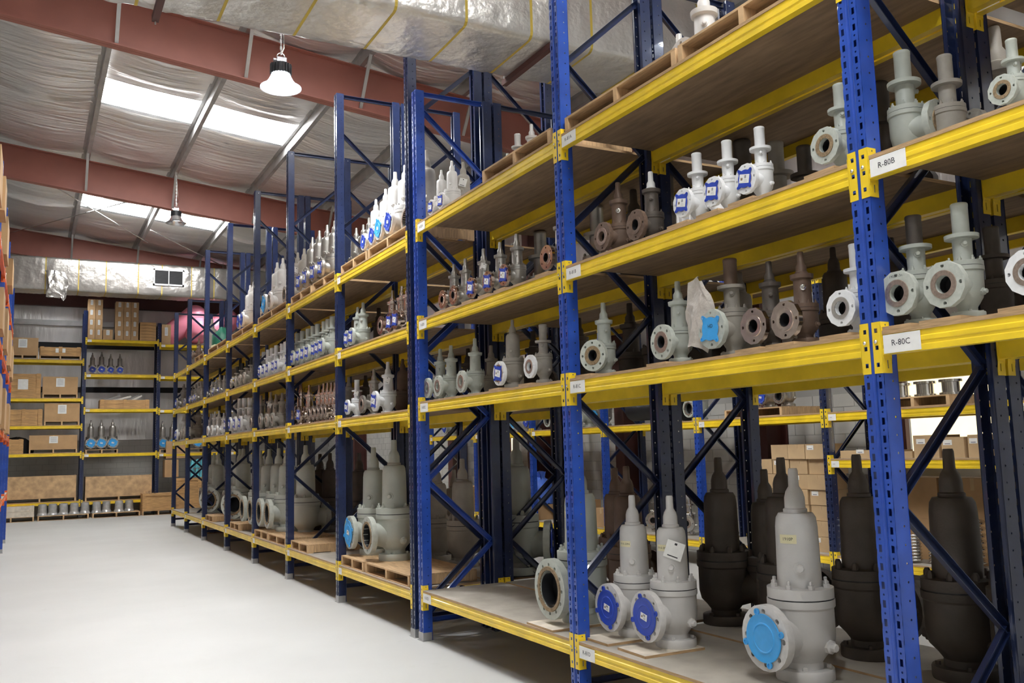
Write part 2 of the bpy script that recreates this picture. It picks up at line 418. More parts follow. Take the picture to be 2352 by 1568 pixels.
# lamps ------------------------------------------------------------------
def lamp(x, y, z, label, lit, power=1.):
    root = thing('high_bay_lamp', label, 'lamp', (x, y, z))


    R = .215
    obj('reflector', MB().lathe([(R+.022, 0), (R+.022, .010), (R+.008, .014), (.185, .040), (.148, .085), (.122, .135), (.108, .175), (.103, .175), (.116, .134), (.142, .083), (.180, .037), (R+.0, .008), (R+.008, 0), (R+.022, 0)], 32, closed=False).mesh('reflector', ['lamp_bell_lit' if lit else 'lamp_shell'], 40), root)
    hs = MB().lathe([(.105, .165), (.105, .29), (.08, .30)], 24)
    for k in range(20):
        a = 2*PI*k/20; hs.bar((.11*math.cos(a), .11*math.sin(a), .17), (.11*math.cos(a), .11*math.sin(a), .285), .012, .03, up=(math.cos(a), math.sin(a), 0))
    obj('heat_sink', hs.mesh('heat_sink', ['lamp_black'], 30), root)
    obj('driver_box', MB().box(-.055, .055, -.05, .05, .31, .365).box(-.09, -.055, -.02, .02, .33, .35).mesh('driver_box', ['lamp_shell']), root)
    obj('hook', MB().tube([(.045*math.cos(t*PI/8), 0, .37+.05*math.sin(t*PI/8)+.01) for t in range(9)], .006).mesh('hook', ['galvanised']), root)
    top = zr(x)-.2-z
    obj('cord', MB().tube([(.0, 0, .41), (.035, 0, .50), (.03, 0, .7), (.015, 0, .9), (.02, 0, top-.3), (-.02, 0, top)], .008).mesh('cord', ['cord'], 60), root)
    ch = MB(); k = 0; zz = .43
    while zz < top:
        if k % 2: ch.box(-.012, .012, -.004, .004, zz, zz+.045)
        else: ch.box(-.004, .004, -.012, .012, zz, zz+.045)
        zz += .042; k += 1
    obj('chain', ch.mesh('chain', ['galvanised']), root)
    obj('led_panel', MB().lathe([(.105, .160), (.105, .168)], 24).mesh('led_panel', ['lamp_glow' if lit else 'paper']), root)
    if lit:
        ld = bpy.data.lights.new('lamp_light', 'SPOT'); ld.energy = LAMP*4*power; ld.spot_size = math.radians(150); ld.spot_blend = .5; ld.color = (.93, .97, 1); ld.shadow_soft_size = .1
        lo = bpy.data.objects.new('lamp_light', ld); COL.objects.link(lo); lo.parent = root; lo.location = (0, 0, .14)
LX = lambda px, py, Y: (xpx(px, zpx(py, 2.5, Y), Y), Y, zpx(py, 2.5, Y))
lamp(*LX(645, 204, 10.2), 'lit bell shaped warehouse lamp hanging before the first red rafter', True, .72)
lamp(*LX(404, 509, 22.4), 'unlit warehouse lamp hanging below the second skylight', False)
lamp(.9, 1.4, 6.4, 'lit warehouse lamp above the aisle near the camera', True, .8)
lamp(7.4, 9.4, 7.2, 'lit warehouse lamp above the aisle behind the racks', True, .42)
lamp(7.4, 2.4, 7.2, 'lit warehouse lamp over the near end of the rear aisle', True, .3)
lamp(.8, 33.3, 7.75, 'added fill lamp, unseen behind the far duct, left', True, .35)  # added lamp, out of sight, to brighten the far end
lamp(5.6, 33.3, 7.6, 'added fill lamp, unseen behind the far duct, right', True, .25)  # second added lamp, unseen, for more light on the far wall
lamp(1.2, -4.5, 6.4, 'lit warehouse lamp behind the camera', True, .7)

# ------------------------------------------------------------------ pallet racking
PW, PD, RD = .115, .10, .92             # post width, post depth, rack depth
CH = .248                               # connector height
BZ0, BZ1, BT_ = .086, .182, .020        # beam bottom and top above the connector's lower end, board thickness
SURF = BZ1+BT_                          # shelf surface above the connector's lower end
PITCHH = .0857
def holed(mb, P, w, h, hole):           # rectangle [0,w]x[0,h] with one octagonal or square hole, mapped to 3D by P
    cx, cy, a, b, rnd_ = hole
    outer = [(0, 0), (w/2, 0), (w, 0), (w, h/2), (w, h), (w/2, h), (0, h), (0, h/2)]
    k = .707 if rnd_ else 1
    inner = [(cx-a*k, cy-b*k), (cx, cy-b), (cx+a*k, cy-b*k), (cx+a, cy), (cx+a*k, cy+b*k), (cx, cy+b), (cx-a*k, cy+b*k), (cx-a, cy)]
    mb.add([P(*q) for q in outer+inner], [(i, (i+1) % 8, 8+(i+1) % 8, 8+i) for i in range(8)])
def post_mesh(T, holes=True):
    def make():
        mb = MB(); n = int(T/PITCHH); g = .010; sw = PW/2-g; gd = .008
        hs = PITCHH*.56; hr = PITCHH-hs
        for i in range(n):
            z = i*PITCHH
            for s in (-1, 1):
                def P(x, y, s=s, z=z): return (s*(g+x), 0, z+y)
                holed(mb, P, sw, hs, (sw*.52, hs/2, .0088, .017, False))
                def P2(x, y, s=s, z=z): return (s*(g+x), 0, z+hs+y)
                holed(mb, P2, sw, hr, (sw*.52, hr/2, .0055, .0055, True))
                def P3(x, y, s=s, z=z): return (s*PW/2, x, z+y)
                holed(mb, P3, PD, PITCHH, (.062, PITCHH*.5, .006, .006, True))
        z1 = n*PITCHH
        mb.add([(-g,0,0),(-.004,gd,0),(.004,gd,0),(g,0,0),(-g,0,z1),(-.004,gd,z1),(.004,gd,z1),(g,0,z1)], [(0,1,5,4),(1,2,6,5),(2,3,7,6)])
        for s in (-1, 1):
            mb.add([(s*PW/2,PD,0),(s*(PW/2-.028),PD,0),(s*PW/2,PD,z1),(s*(PW/2-.028),PD,z1)], [(0,1,3,2)])
        return mb.mesh('post', ['blue_paint'], None, solid=.0025, weld=True)
    return cached(('post', round(T, 2)), make)
def channel(mb, p0, p1, w=.05, d=.03):
    p0 = Vector(p0); p1 = Vector(p1); dr = (p1-p0).normalized(); n = Vector((0,1,0)).cross(dr) if abs(dr.y) < .99 else Vector((1,0,0))
    n = Vector((1,0,0))                 # the frame plane's normal is local x
    s = dr.cross(n).normalized()
    t = .004
    mb.bar(p0+n*(-d/2), p1+n*(-d/2), w, t, up=n)
    for q in (-1, 1): mb.bar(p0+s*q*(w/2-t/2), p1+s*q*(w/2-t/2), t, d, up=n)
def connector_mesh(side):               # side = +1: the beam leaves the post to +x, -1: to -x
    def make():
        mb = MB(); fw = PW/2-.012; rows = CH/3
        for i in range(3):
            def P(x, y, i=i): return (side*(.010+x), -.0045, i*rows+y)
            holed(mb, P, fw+.004, rows, (fw*.5, rows*.5, .0095, .0105, False))
        e = side*(PW/2+.004)
        def P4(x, y): return (e, -.0045+x, y)
        holed(mb, P4, .062, CH*.30, (.036, CH*.17, .004, .020, False))
        holed(mb, lambda x, y: (e, -.0045+x, CH*.88+y), .062, CH*.12, (.036, CH*.06, .0055, .0055, True))
        mb.add([(e,-.0045,CH*.30),(e,.0575,CH*.30),(e,.0575,CH*.88),(e,-.0045,CH*.88)], [(0,1,2,3)])
        b = MB(); b.v, b.f, b.m = mb.v, mb.f, mb.m
        me0 = b.mesh('c', ['yellow_paint'], None, solid=.0035, weld=True)
        out = MB(); out.add([v.co for v in me0.vertices], [tuple(p.vertices) for p in me0.polygons])
        bpy.data.meshes.remove(me0)
        Mx = Matrix.Translation((side*(.010+fw*.5), -.006, CH*.615)) @ Matrix.Rotation(PI/2, 4, 'X')
        out.lathe([(.010, 0), (.010, .007), (.005, .011)], 6, 1, Mx)
        return out.mesh('connector', ['yellow_paint', 'bright_steel'])
    return cached(('conn', side), make)
BPROF = [(-.004, 0), (.046, 0), (.046, .096), (.002, .096), (.002, .070), (-.004, .065), (-.004, .046), (.000, .042), (.000, .030), (-.004, .026)]
def beam_mesh(L):
    return cached(('beam', round(L, 3)), lambda: MB().prism(BPROF[::-1], 0, L).mesh('beam', ['yellow_paint']))
def label_mesh(txt, w=.13, h=.082):
    def make():
        mb = MB().box(0, w, -.0015, 0, 0, h)
        if txt:
            v, f = text_mb(txt, .040)
            mb.add([(x+.045, -.0022, y+h*.52) for x, y, z in v], f, 1)
        else: mb.box(.025, .065, -.0022, -.0015, h*.50, h*.56, 2)
        return mb.mesh('shelf_label', ['paper', 'ink', 'faint_ink'])
    return cached(('label', txt, w, h), make)
def board_mesh(L, D):
    def make():
        mb = MB(); t = BT_
        mb.box(0, L, 0, D, 0, t)
        mb.m[0] = 0; mb.m[1] = 1
        for i in range(2, 6): mb.m[i] = 2
        return mb.mesh('shelf_board', ['plywood', 'dusty_board', 'board_edge'])
    return cached(('board', round(L, 3), round(D, 3)), make)
def rack(label, origin, rotz, us, tops, bays, paint='blue_paint', beamp='yellow_paint', names=None, flip0=0, lowboards=True, backpaint='navy_and_shaded_blue', paints=None):
    """us: post centres along the row, tops: frame heights, bays: connector heights per bay, names: label text per bay"""
    root = thing('pallet_rack', label, 'rack', origin, rotz)
    for i, (u, T) in enumerate(zip(us, tops)):
        pnt = paints[i] if paints else paint
        fr = obj('upright_frame', None, root, (u, 0, 0))
        fp = cached(('foot',), lambda: MB().box(-.075, .075, -.014, .11, 0, .006).mesh('foot_plate', ['galvanised']))
        obj('foot_plate', fp, fr); obj('foot_plate', fp, fr, (0, RD, 0), (0, 0, PI))
        pm = post_mesh(T)
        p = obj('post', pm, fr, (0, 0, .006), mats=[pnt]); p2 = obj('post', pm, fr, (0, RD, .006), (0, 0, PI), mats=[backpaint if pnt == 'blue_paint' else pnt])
        sh = cached(('shoe',), lambda: MB().box(-PW/2-.004, PW/2+.004, -.006, .004, 0, .085).box(PW/2, PW/2+.005, -.006, .09, 0, .085).box(-PW/2-.005, -PW/2, -.006, .09, 0, .085).mesh('shoe', ['galvanised']))
        obj('post_shoe', sh, fr)
        k = 0; z = .27; ends = [(.085, RD-.085)]
        hb = []
        hb.append(((0, PD-.01, .20), (0, RD-PD+.01, .20)))
        a, b = PD-.012, RD-PD+.012
        f = (i+flip0) % 2
        while z+.67 < T-.12:
            y0, y1 = (a, b) if (k+f) % 2 == 0 else (b, a)
            hb.append(((0, y0, z), (0, y1, z+.67))); z += .67; k += 1
        hb.append(((0, a, T-.09), (0, b, T-.09)))
        for n, (p0, p1) in enumerate(hb):
            key = ('brace', tuple(round(c, 2) for c in p0+p1))
            def mk(p0=p0, p1=p1):
                m = MB(); off = Vector((.0, 0, 0)); channel(m, p0, p1)
                for q in (p0, p1):
                    Mx = Matrix.Translation(Vector(q)+Vector((-.026, 0, 0))) @ Matrix.Rotation(-PI/2, 4, 'Y')
                    m.lathe([(.012, -.006), (.012, .006)], 6, 1, Mx)
                return m.mesh('brace', ['blue_paint', 'bright_steel'])
            obj('brace', cached(key, mk), fr, mats=['navy_and_shaded_blue' if (pnt == 'navy_and_shaded_blue' or i > 0 or len(us) > 5) else pnt, None])  # braces of blue frames get the dark tone: shade put into colour
    for i, lev in enumerate(bays):
        u0, u1 = us[i]+PW/2+.004, us[i+1]-PW/2-.004
        L = u1-u0
        for j, cb in enumerate(lev):
            if cb is None: continue
            for back in (0, 1):
                if not back: bo = obj('beam', beam_mesh(L), root, (u0, 0, cb+BZ0), mats=[beamp])
                else: bo = obj('beam', beam_mesh(L), root, (u1, RD, cb+BZ0), (0, 0, PI), mats=[beamp])
                sa = PW/2+.004
                obj('connector', connector_mesh(1), bo, (-sa, 0, -BZ0), mats=[beamp, None])
                obj('connector', connector_mesh(-1), bo, (L+sa, 0, -BZ0), mats=[beamp, None])
                if not back:
                    nm = names[i][j] if names and names[i] else ''
                    obj('shelf_label', label_mesh(nm, .205 if nm else .13, .088 if nm else .082), bo, (.012, -.005, .004))
            obj('shelf_board', board_mesh(L-.01, RD-.012), root, (u0+.005, -.003, cb+BZ1))
    return root
# positions along the aisle (world Y of the post centres) and shelf heights of the valve racks
YN = [8.858, 5.875, 3.023, .17]; YFR = [27.449, 24.973, 22.286, 19.496, 16.860, 14.389, 11.729, 9.082]
XF = 3.587
LN = [4.140, 3.093, 2.229, .3046]; LF = [4.080, 3.070, 2.169, .280]
NM = [['R-82'+c for c in 'ABCD'], ['R-81'+c for c in 'ABCD'], ['R-80'+c for c in 'ABCD']]
rack('blue and yellow pallet rack of valves nearest the camera on the aisle', (XF, 0, 0), -PI/2, [-y for y in YN], [5.9]*4, [LN]*3, names=NM, flip0=0)
rack('long blue and yellow valve rack running down the aisle past the twin posts', (XF, 0, 0), -PI/2, [-y for y in YFR], [6.15, 6.15]+[6.93]*6, [LF]*7, flip0=1, paints=['navy_and_shaded_blue']*8)
XB = XF+RD+.03
rack('blue and yellow rack standing back to back behind the nearest valve rack', (XB, 0, 0), -PI/2, [-y for y in YN], [5.9]*4, [LN]*3, flip0=1, paint='navy_and_shaded_blue')
rack('blue and yellow rack standing back to back behind the long valve rack', (XB, 0, 0), -PI/2, [-y for y in YFR], [6.15, 6.15]+[6.93]*6, [LF]*7, paint='navy_and_shaded_blue', flip0=0)
X3 = 9.3
Y3 = [22.2, 19.45, 16.72, 13.99, 11.32, 8.69, 6.06, 3.4]
L3 = [4.02, 2.08, .22]; L3m = [4.02, 2.08, 1.47, .22]
rack('blue and yellow pallet rack along the block wall beyond the racks', (X3, 0, 0), -PI/2, [-y for y in Y3], [5.4]*8, [[4.02, 2.08, .22]]*5+[L3m]*2, flip0=1, paints=['blue_paint']*5+['navy_and_shaded_blue']*2+['blue_paint'])
# far wall rack: heights read off the photograph
YW = 34.0
def zw(py, px): return zpx(py, xpx(px, 3, YW), YW)
uw = [xpx(3, 2, YW), xpx(188, 2, YW), xpx(361, 2, YW), xpx(361, 2, YW)+2.40, xpx(361, 2, YW)+4.8]
lvl = lambda px, pys: [zw(p, px)-BZ0-.05 for p in pys]
LW = [lvl(100, (829, 918, 981, 1045, 1158)), lvl(275, (784, 863, 942, 1044, 1152)), lvl(385, (794, 867, 944, 1044)), lvl(385, (794, 867, 944, 1044))]
rack('pallet rack of crates and cartons along the far foil wall', (0, YW, 0), 0, uw, [7.1, 7.1, 6.75, 6.6, 6.6], LW, paint='navy_and_shaded_blue')
# rack at the left edge of the picture
rack('blue rack with orange beams at the left edge of the aisle', (-.46, 0, 0), PI/2, [9.0, 11.7, 14.4, 17.1, 19.8, 22.5, 25.2], [6.2]*7, [[4.9, 3.6, 2.3, 1.0]]*6, beamp='orange_paint')

# ------------------------------------------------------------------ relief valves
NS = 28
RX = Matrix.Rotation(-PI/2, 4, 'Y')             # lathe axis z -> -x (the outlet direction)
STY = {
 'A': dict(inl=(.138, .055), body=[(0.088,.05),(0.086,.085),(0.108,.115),(0.141,.15),(0.152,.20),(0.152,.335),(0.160,.345),(0.160,.378)],
           bfl=[(0.157,.384),(0.157,.432),(0.123,.436)], bon=[(.104,.43),(.105,.47),(.100,.72),(.095,.762),(.082,.784),(.05,.788)],
           cap=[(.058,.785),(.058,.802),(.050,.808),(.049,.858),(.041,.888),(.026,.912),(.024,.988),(.020,1.)], zo=.215, ro=.095, lo=.245, R=.153, bore=.62, nb=8, rb=.130, zb=.432, zp=.53),
 'B': dict(inl=(.138, .060), body=[(.080,.05),(.078,.10),(.098,.13),(.128,.18),(.142,.25),(.145,.40),(.155,.41),(.155,.445)],
           bfl=[(.152,.450),(.152,.490),(.11,.498)], bon=[(.086,.495),(.076,.52),(.078,.66),(.078,.69),(.136,.692),(.138,.725),(.06,.73)],
           cap=[(.068,.728),(.068,.965),(.070,.968),(.070,.992),(.064,1.)], zo=.285, ro=.10, lo=.285, R=.198, bore=.38, nb=4, rb=.130, zb=.490, zp=.64),
 'C': dict(inl=(.142, .055), body=[(.085,.05),(.082,.09),(.10,.12),(.138,.16),(.150,.21),(.148,.34),(.160,.35),(.160,.378)],
           bfl=[(.158,.383),(.158,.425),(.12,.43)], bon=[(.106,.425),(.096,.45),(.092,.69),(.120,.705),(.124,.75),(.07,.76)],
           cap=[(.068,.758),(.068,.778),(.058,.785),(.056,.84),(.036,.875),(.034,.985),(.030,1.)], zo=.25, ro=.095, lo=.285, R=.192, bore=.36, nb=8, rb=.136, zb=.425, zp=.60),
}
def flange_mesh(n, bore):
    def make():
        mb = MB(); bc = .80; hr = .085 if n <= 8 else .06; t = .27; hn = 12
        ri = bore
        for zf, sgn in ((0, 1), (-t, -1)):
            for k in range(n):
                a0 = 2*PI*(k-.5)/n+PI/n*0; a1 = a0+2*PI/n; am = (a0+a1)/2
                out = []; m = 3
                for i in range(m): out.append((ri, a0+(a1-a0)*i/m))
                for i in range(m): out.append((ri+(1-ri)*i/m, a1))
                for i in range(m): out.append((1, a1+(a0-a1)*i/m))
                for i in range(m): out.append((1+(ri-1)*i/m, a0))
                op = [(r*math.cos(a), r*math.sin(a), zf) for r, a in out]
                hc = (bc*math.cos(am), bc*math.sin(am)); ip = []
                for (x, y, z) in op:
                    d = math.atan2(y-hc[1], x-hc[0]); ip.append((hc[0]+hr*math.cos(d), hc[1]+hr*math.sin(d), zf))
                N = len(op)
                mb.add(op+ip, [(i, (i+1) % N, N+(i+1) % N, N+i) for i in range(N)])
                if sgn > 0: mb.add(ip+[(x, y, -t) for x, y, z in ip], [(i, (i+1) % N, N+(i+1) % N, N+i) for i in range(N)])
        m = n*3; rim = [(math.cos(2*PI*(i/m-.5/n)), math.sin(2*PI*(i/m-.5/n))) for i in range(m)]
        for r in (1, ri):
            mb.add([(x*r, y*r, 0) for x, y in rim]+[(x*r, y*r, -t) for x, y in rim], [(i, (i+1) % m, m+(i+1) % m, m+i) for i in range(m)])
        mb.v = [tuple(RX @ Vector(v)) for v in mb.v]
        return mb.mesh('outlet_flange', ['grey_paint'], 40, weld=True)
    return cached(('flange', n, bore), make)
def face_mesh(bore):
    return cached(('face', bore), lambda: MB().lathe([(bore, -.02), (bore, .035), (bore+.03, .04), (.60 if bore < .5 else .74, .04), (.61 if bore < .5 else .75, -.005)], 32, 0, RX, closed=False).mesh('sealing_face', ['machined_face'], 40))
def body_mesh(st):
    def make():
        S = STY[st]; mb = MB().lathe(S['body'], NS)
        M = Matrix.Translation((0, 0, S['zo'])) @ RX
        fl = S['lo']-S['R']*.27
        mb.lathe([(S['ro']*1.25, .06), (S['ro']*1.12, .11), (S['ro'], .15), (S['ro'], fl-.02), (S['ro']*1.12, fl)], 24, 0, M, closed=False)
        b = S['bore']*S['R']
        bb = max(p[0] for p in S['body'])+.002
        mb.lathe([(b, bb), (b, S['lo'])], 24, 1, M, closed=False); mb.lathe([(b, bb-.001), (b, bb)], 24, 1, M)  # bore wall and end blackened, shade of the recess put into colour
        mb.lathe([(S['body'][-1][0]*.97, S['body'][-1][1]), (S['body'][-1][0]*.97, S['bfl'][0][1])], NS, 1, closed=False)
        return mb.mesh('body', ['grey_paint', 'black_steel_and_shade'], 38)
    return cached(('body', st), make)
def inlet_mesh(st):
    def make():
        R, t = STY[st]['inl']; mb = MB().lathe([(R*.98, 0), (R, .006), (R, t-.006), (R*.98, t), (R*.62, t), (R*.6, t+.012)], NS)
        for k in range(4):
            a = PI/4+k*PI/2; mb.lathe([(.012, t), (.012, t+.016)], 6, 0, Matrix.Translation((R*.8*math.cos(a), R*.8*math.sin(a), 0)))
        return mb.mesh('inlet_flange', ['grey_paint'], 38)
    return cached(('inl', st), make)
def lathe_part(key, prof, n=NS):
    return cached(key, lambda: MB().lathe(prof, n).mesh(key[0], ['grey_paint'], 38))
def bolt_mesh():
    return cached(('bolt',), lambda: MB().lathe([(.0165, 0), (.0165, .020), (.009, .021), (.009, .036), (.006, .040)], 6).mesh('bolt', ['grey_paint'], 30))
def plug_mesh():
    def make():
        Ry = Matrix.Rotation(PI/2, 4, 'X')      # z -> -y
        mb = MB().lathe([(.032, -.02), (.032, .012), (.020, .016), (.020, .036), (.015, .041)], 8, 0, Ry)
        return mb.mesh('plug', ['grey_paint'], 30)
    return cached(('plug',), make)
def cover_mesh(kind):
    def make():
        mb = MB()
        if kind == 'round':
            prof = [(.02, .055), (.40, .055), (.42, .075), (.45, .075), (.47, .055), (.66, .055), (.70, .075), (.735, .07), (.74, .045)]
            mb.lathe(prof, 40, 0, RX)
            for k in range(4):
                a = PI/8+k*PI/2
                mb.lathe([(.105, .045), (.105, .095), (.06, .095), (.06, .07)], 12, 0, RX @ Matrix.Translation((.80*math.cos(a), .80*math.sin(a), 0)))
                mb.lathe([(.058, .06), (.058, .068)], 10, 1, RX @ Matrix.Translation((.80*math.cos(a), .80*math.sin(a), 0)))
        else:
            n = 64; top = []; 
            for i in range(n):
                t = 2*PI*i/n; r = .58+.28*max(0, math.cos(4*(t-PI/4)))**3
                top.append((r*math.cos(t), r*math.sin(t)))
            vs = [(x, y, .042) for x, y in top]+[(x, y, .085) for x, y in top]
            vs = [tuple(RX @ Vector(v)) for v in vs]
            mb.add(vs, [(i, (i+1) % n, n+(i+1) % n, n+i) for i in range(n)]+[tuple(range(n, 2*n))])
            for k in range(4):
                a = PI/4+k*PI/2
                mb.lathe([(.10, .085), (.10, .115), (.06, .115), (.06, .09)], 12, 0, RX @ Matrix.Translation((.77*math.cos(a), .77*math.sin(a), 0)))
                mb.lathe([(.058, .08), (.058, .089)], 10, 1, RX @ Matrix.Translation((.77*math.cos(a), .77*math.sin(a), 0)))
        return mb.mesh('flange_cover', ['blue_plastic', 'ink'], 38)
    return cached(('cover', kind), make)
def sticker_mesh(kind):
    def make():
        w, h = (.42, .26) if kind == 'round' else (.90, .56); z = .077 if kind == 'round' else .088
        mb = MB(); f = -z
        # drawn on the (y, z) plane facing -x
        mb.box(f-.006, f, -w/2, w/2, -h/2, h/2)
        for k in range(7): mb.box(f-.0085, f-.006, -w*.12+k*.022-.05, -w*.12+k*.022-.04, h*.05, h*.40, 1)
        for k in range(3): mb.box(f-.0085, f-.006, -w*.30, w*.02, -h*(.10+.12*k)-.012, -h*(.10+.12*k), 2)
        mb.box(f-.0085, f-.006, w*.16, w*.36, -h*.2, h*.1, 3)
        return mb.mesh('sticker', ['paper', 'ink', 'faint_ink', 'rust_face'])
    return cached(('sticker', kind), make)
VALVES = []
CNAME = {'grey_paint':'pale grey','white_paint':'white','green_grey_paint':'grey green','dusty_paint':'dusty beige','brown_primer':'brown','dark_primer':'dark brown',
         'cast_steel':'bare steel','copper_steel':'shiny steel','black_steel_and_shade':'black','bright_steel':'bright steel'}
def valve(loc, h, st, paint, cover=None, yaw=0, fl=None, nb=None, detail=1, face=None, cappaint=None, fscale=1., where=None, tagged=False):
    S = STY[st]
    root = thing('relief_valve', 'x', 'valve', loc, yaw, sc=h)
    fl = fl or paint; n = nb or S['nb']
    obj('inlet_flange', inlet_mesh(st), root, mats=[paint])
    bd = obj('body', body_mesh(st), root, mats=[paint, None])
    bf = obj('bonnet_flange', lathe_part(('bonnet_flange', st), S['bfl']), root, mats=[paint])
    obj('bonnet', lathe_part(('bonnet', st), S['bon']), root, mats=[paint])
    obj('cap', lathe_part(('cap', st), S['cap'], 20), root, mats=[cappaint or paint])
    of = obj('outlet_flange', flange_mesh(n, S['bore']), root, (-S['lo'], 0, S['zo']), sc=S['R']*fscale, mats=[fl])
    if cover != 'round' and cover != 'light':
        obj('sealing_face', face_mesh(S['bore']), of, mats=[face or 'machined_face'])
    nbolt = 8
    if detail >= 2:
        for k in range(nbolt):
            a = 2*PI*(k+.5)/nbolt
            obj('bolt', bolt_mesh(), bf, (S['rb']*math.cos(a), S['rb']*math.sin(a), S['zb']), mats=[paint])
    elif detail == 1:
        def mk():
            mb = MB()
            for k in range(nbolt):
                a = 2*PI*(k+.5)/nbolt; mb.lathe([(.0165, 0), (.0165, .022), (.009, .036)], 6, 0, Matrix.Translation((S['rb']*math.cos(a), S['rb']*math.sin(a), S['zb'])))
            return mb.mesh('bolts', ['grey_paint'], 30)
        obj('bolts', cached(('bolts', st), mk), bf, mats=[paint], kind='stuff')
    if detail >= 1:
        obj('plug', plug_mesh(), root, (.02, -S['body'][4][0]+.004, S['zo']*.78), mats=[paint])
        obj('plug', plug_mesh(), root, (-S['bon'][2][0]*.62, -S['bon'][2][0]*.70, S['zp']), (0, 0, -.75), mats=[paint if paint != 'brown_primer' else 'bright_steel'])
    if cover:
        kind = 'round' if cover in ('round', 'light') else 'square'
        cv = obj('flange_cover', cover_mesh(kind), of, rot=(.12, 0, 0), mats=['light_blue_plastic' if cover in ('light', 'lightsq') else None, None])
        if cover != 'light' and cover != 'lightsq' or (cover == 'light' and detail < 2): obj('sticker', sticker_mesh(kind), cv, rot=(.1, 0, 0))
    if tagged:
        tg = MB().box(-.085, .085, -.003, .003, -.17, 0).box(-.012, .012, -.0045, -.003, -.035, -.015, 1).box(-.05, .05, -.0045, -.003, -.15, -.14, 1)
        obj('paper_tag', cached(('tag',), lambda: tg.mesh('paper_tag', ['paper', 'ink'])), root, (-.05, -.125, .70), (.15, .35, -.75), .72)
    VALVES.append((root, paint, cover, where, loc))
    return root
def place(side, lev, px, ytop, st, paint, cover=None, yaw=0., X=None, lift=0., where=None, **k):
    """side 'n' or 'f': near or far rack, lev 0..3 from the top; X gives the axis depth, else the flange stands just behind the beam"""
    z = (LN if side[0] == 'n' else LF)[lev]+SURF+lift
    S = STY[st]; Xa = X or XF+.3
    for _ in range(6):
        Y = ypx(px, z+.5, Xa); zt = zpx(ytop, Xa, Y); Y = ypx(px, zt, Xa); zt = zpx(ytop, Xa, Y); h = zt-z
        if X is None: Xa = XF+.05+S['lo']*h
        else: break
    # keep the cap below the beams of the shelf above
    lv = (LN if side[0] == 'n' else LF)
    if lev > 0: h = min(h, lv[lev-1]+BZ1-.01-z)
    Yx = ypx(px, z+.35*h, Xa)*.3+Y*.7
    if side[0] == 'f': Yx = min(Yx, YFR[0]-.12)
    return valve((Xa, Yx, z), h, st, paint, cover, yaw, where=(side, lev, where or 0), **k)
def pad(side, lev, Xa, Y, w, d, z=None, t=.014):
    zz = (LN if side == 'n' else LF)[lev]+SURF if z is None else z
    PADS.append((Xa, Y, zz, w, d, t))
PADS = []
PT = .125                                        # pallet height
G, W_, GG, DU, BR, DK, CS, CP, BK = 'grey_paint','white_paint','green_grey_paint','dusty_paint','brown_primer','dark_primer','cast_steel','copper_steel','black_steel_and_shade'
PADT = .018
# --- bay R-81, second shelf
place('n', 1, 1420, 419, 'C', BR, nb=4, detail=2)
place('n', 1, 1495, 394, 'C', DK, nb=4, detail=2, fl=BR, face='brown_primer', cappaint=W_, fscale=1.08)
for px, yt in ((1601, 352), (1670, 323), (1745, 292)): place('n', 1, px, yt, 'B', W_, 'square', detail=2, lift=PADT)
place('n', 1, 1930, 193, 'B', GG, detail=2, face='rust_face', lift=PADT)
# --- bay R-81, third shelf
place('n', 2, 1386, 695, 'C', GG, nb=8, detail=2, face='rust_face', lift=PADT, yaw=.35, fscale=1.12)
place('n', 2, 1557, 646, 'C', GG, nb=8, detail=2, lift=PADT, fscale=1.1)
place('n', 2, 1678, 594, 'B', DU, 'lightsq', detail=2, fl=GG, cappaint=BR)
place('n', 2, 1767, 600, 'C', DK, nb=4, detail=2, fl=CP, face=CP, lift=PADT, fscale=1.08)
place('n', 2, 1840, 578, 'C', BR, nb=4, detail=2, fl=CP, face=CP, lift=PADT, fscale=1.08)
place('n', 2, 1966, 560, 'B', W_, nb=4, detail=2, face='bright_steel', lift=PADT)
# --- bay R-81, bottom shelf
place('n', 3, 1453, 1137, 'A', G, 'round', detail=2, lift=PADT, X=4.03, fscale=1.1)
place('n', 3, 1540, 1138, 'A', G, 'round', detail=2, lift=PADT, tagged=True, X=4.03, fscale=1.1)
place('n', 3, 1826, 1075, 'A', G, 'light', detail=2, X=4.15, where='big')
# --- bay R-80
place('n', 1, 2074, 118, 'B', GG, yaw=1.72, X=3.95, detail=2, face='rust_face', lift=PADT)
place('n', 1, 2172, 127, 'B', DU, yaw=2.9, X=4.0, detail=2)
place('n', 1, 2325, 90, 'B', GG, detail=2, face='rust_face')
place('n', 2, 2100, 495, 'B', GG, detail=2, lift=PADT, cappaint=DK)
place('n', 2, 2206, 467, 'B', GG, detail=2, lift=PADT)
place('n', 2, 2392, 440, 'B', W_, detail=2, lift=PADT)
place('n', 2, 2279, 521, 'B', DK, X=4.3, yaw=PI)
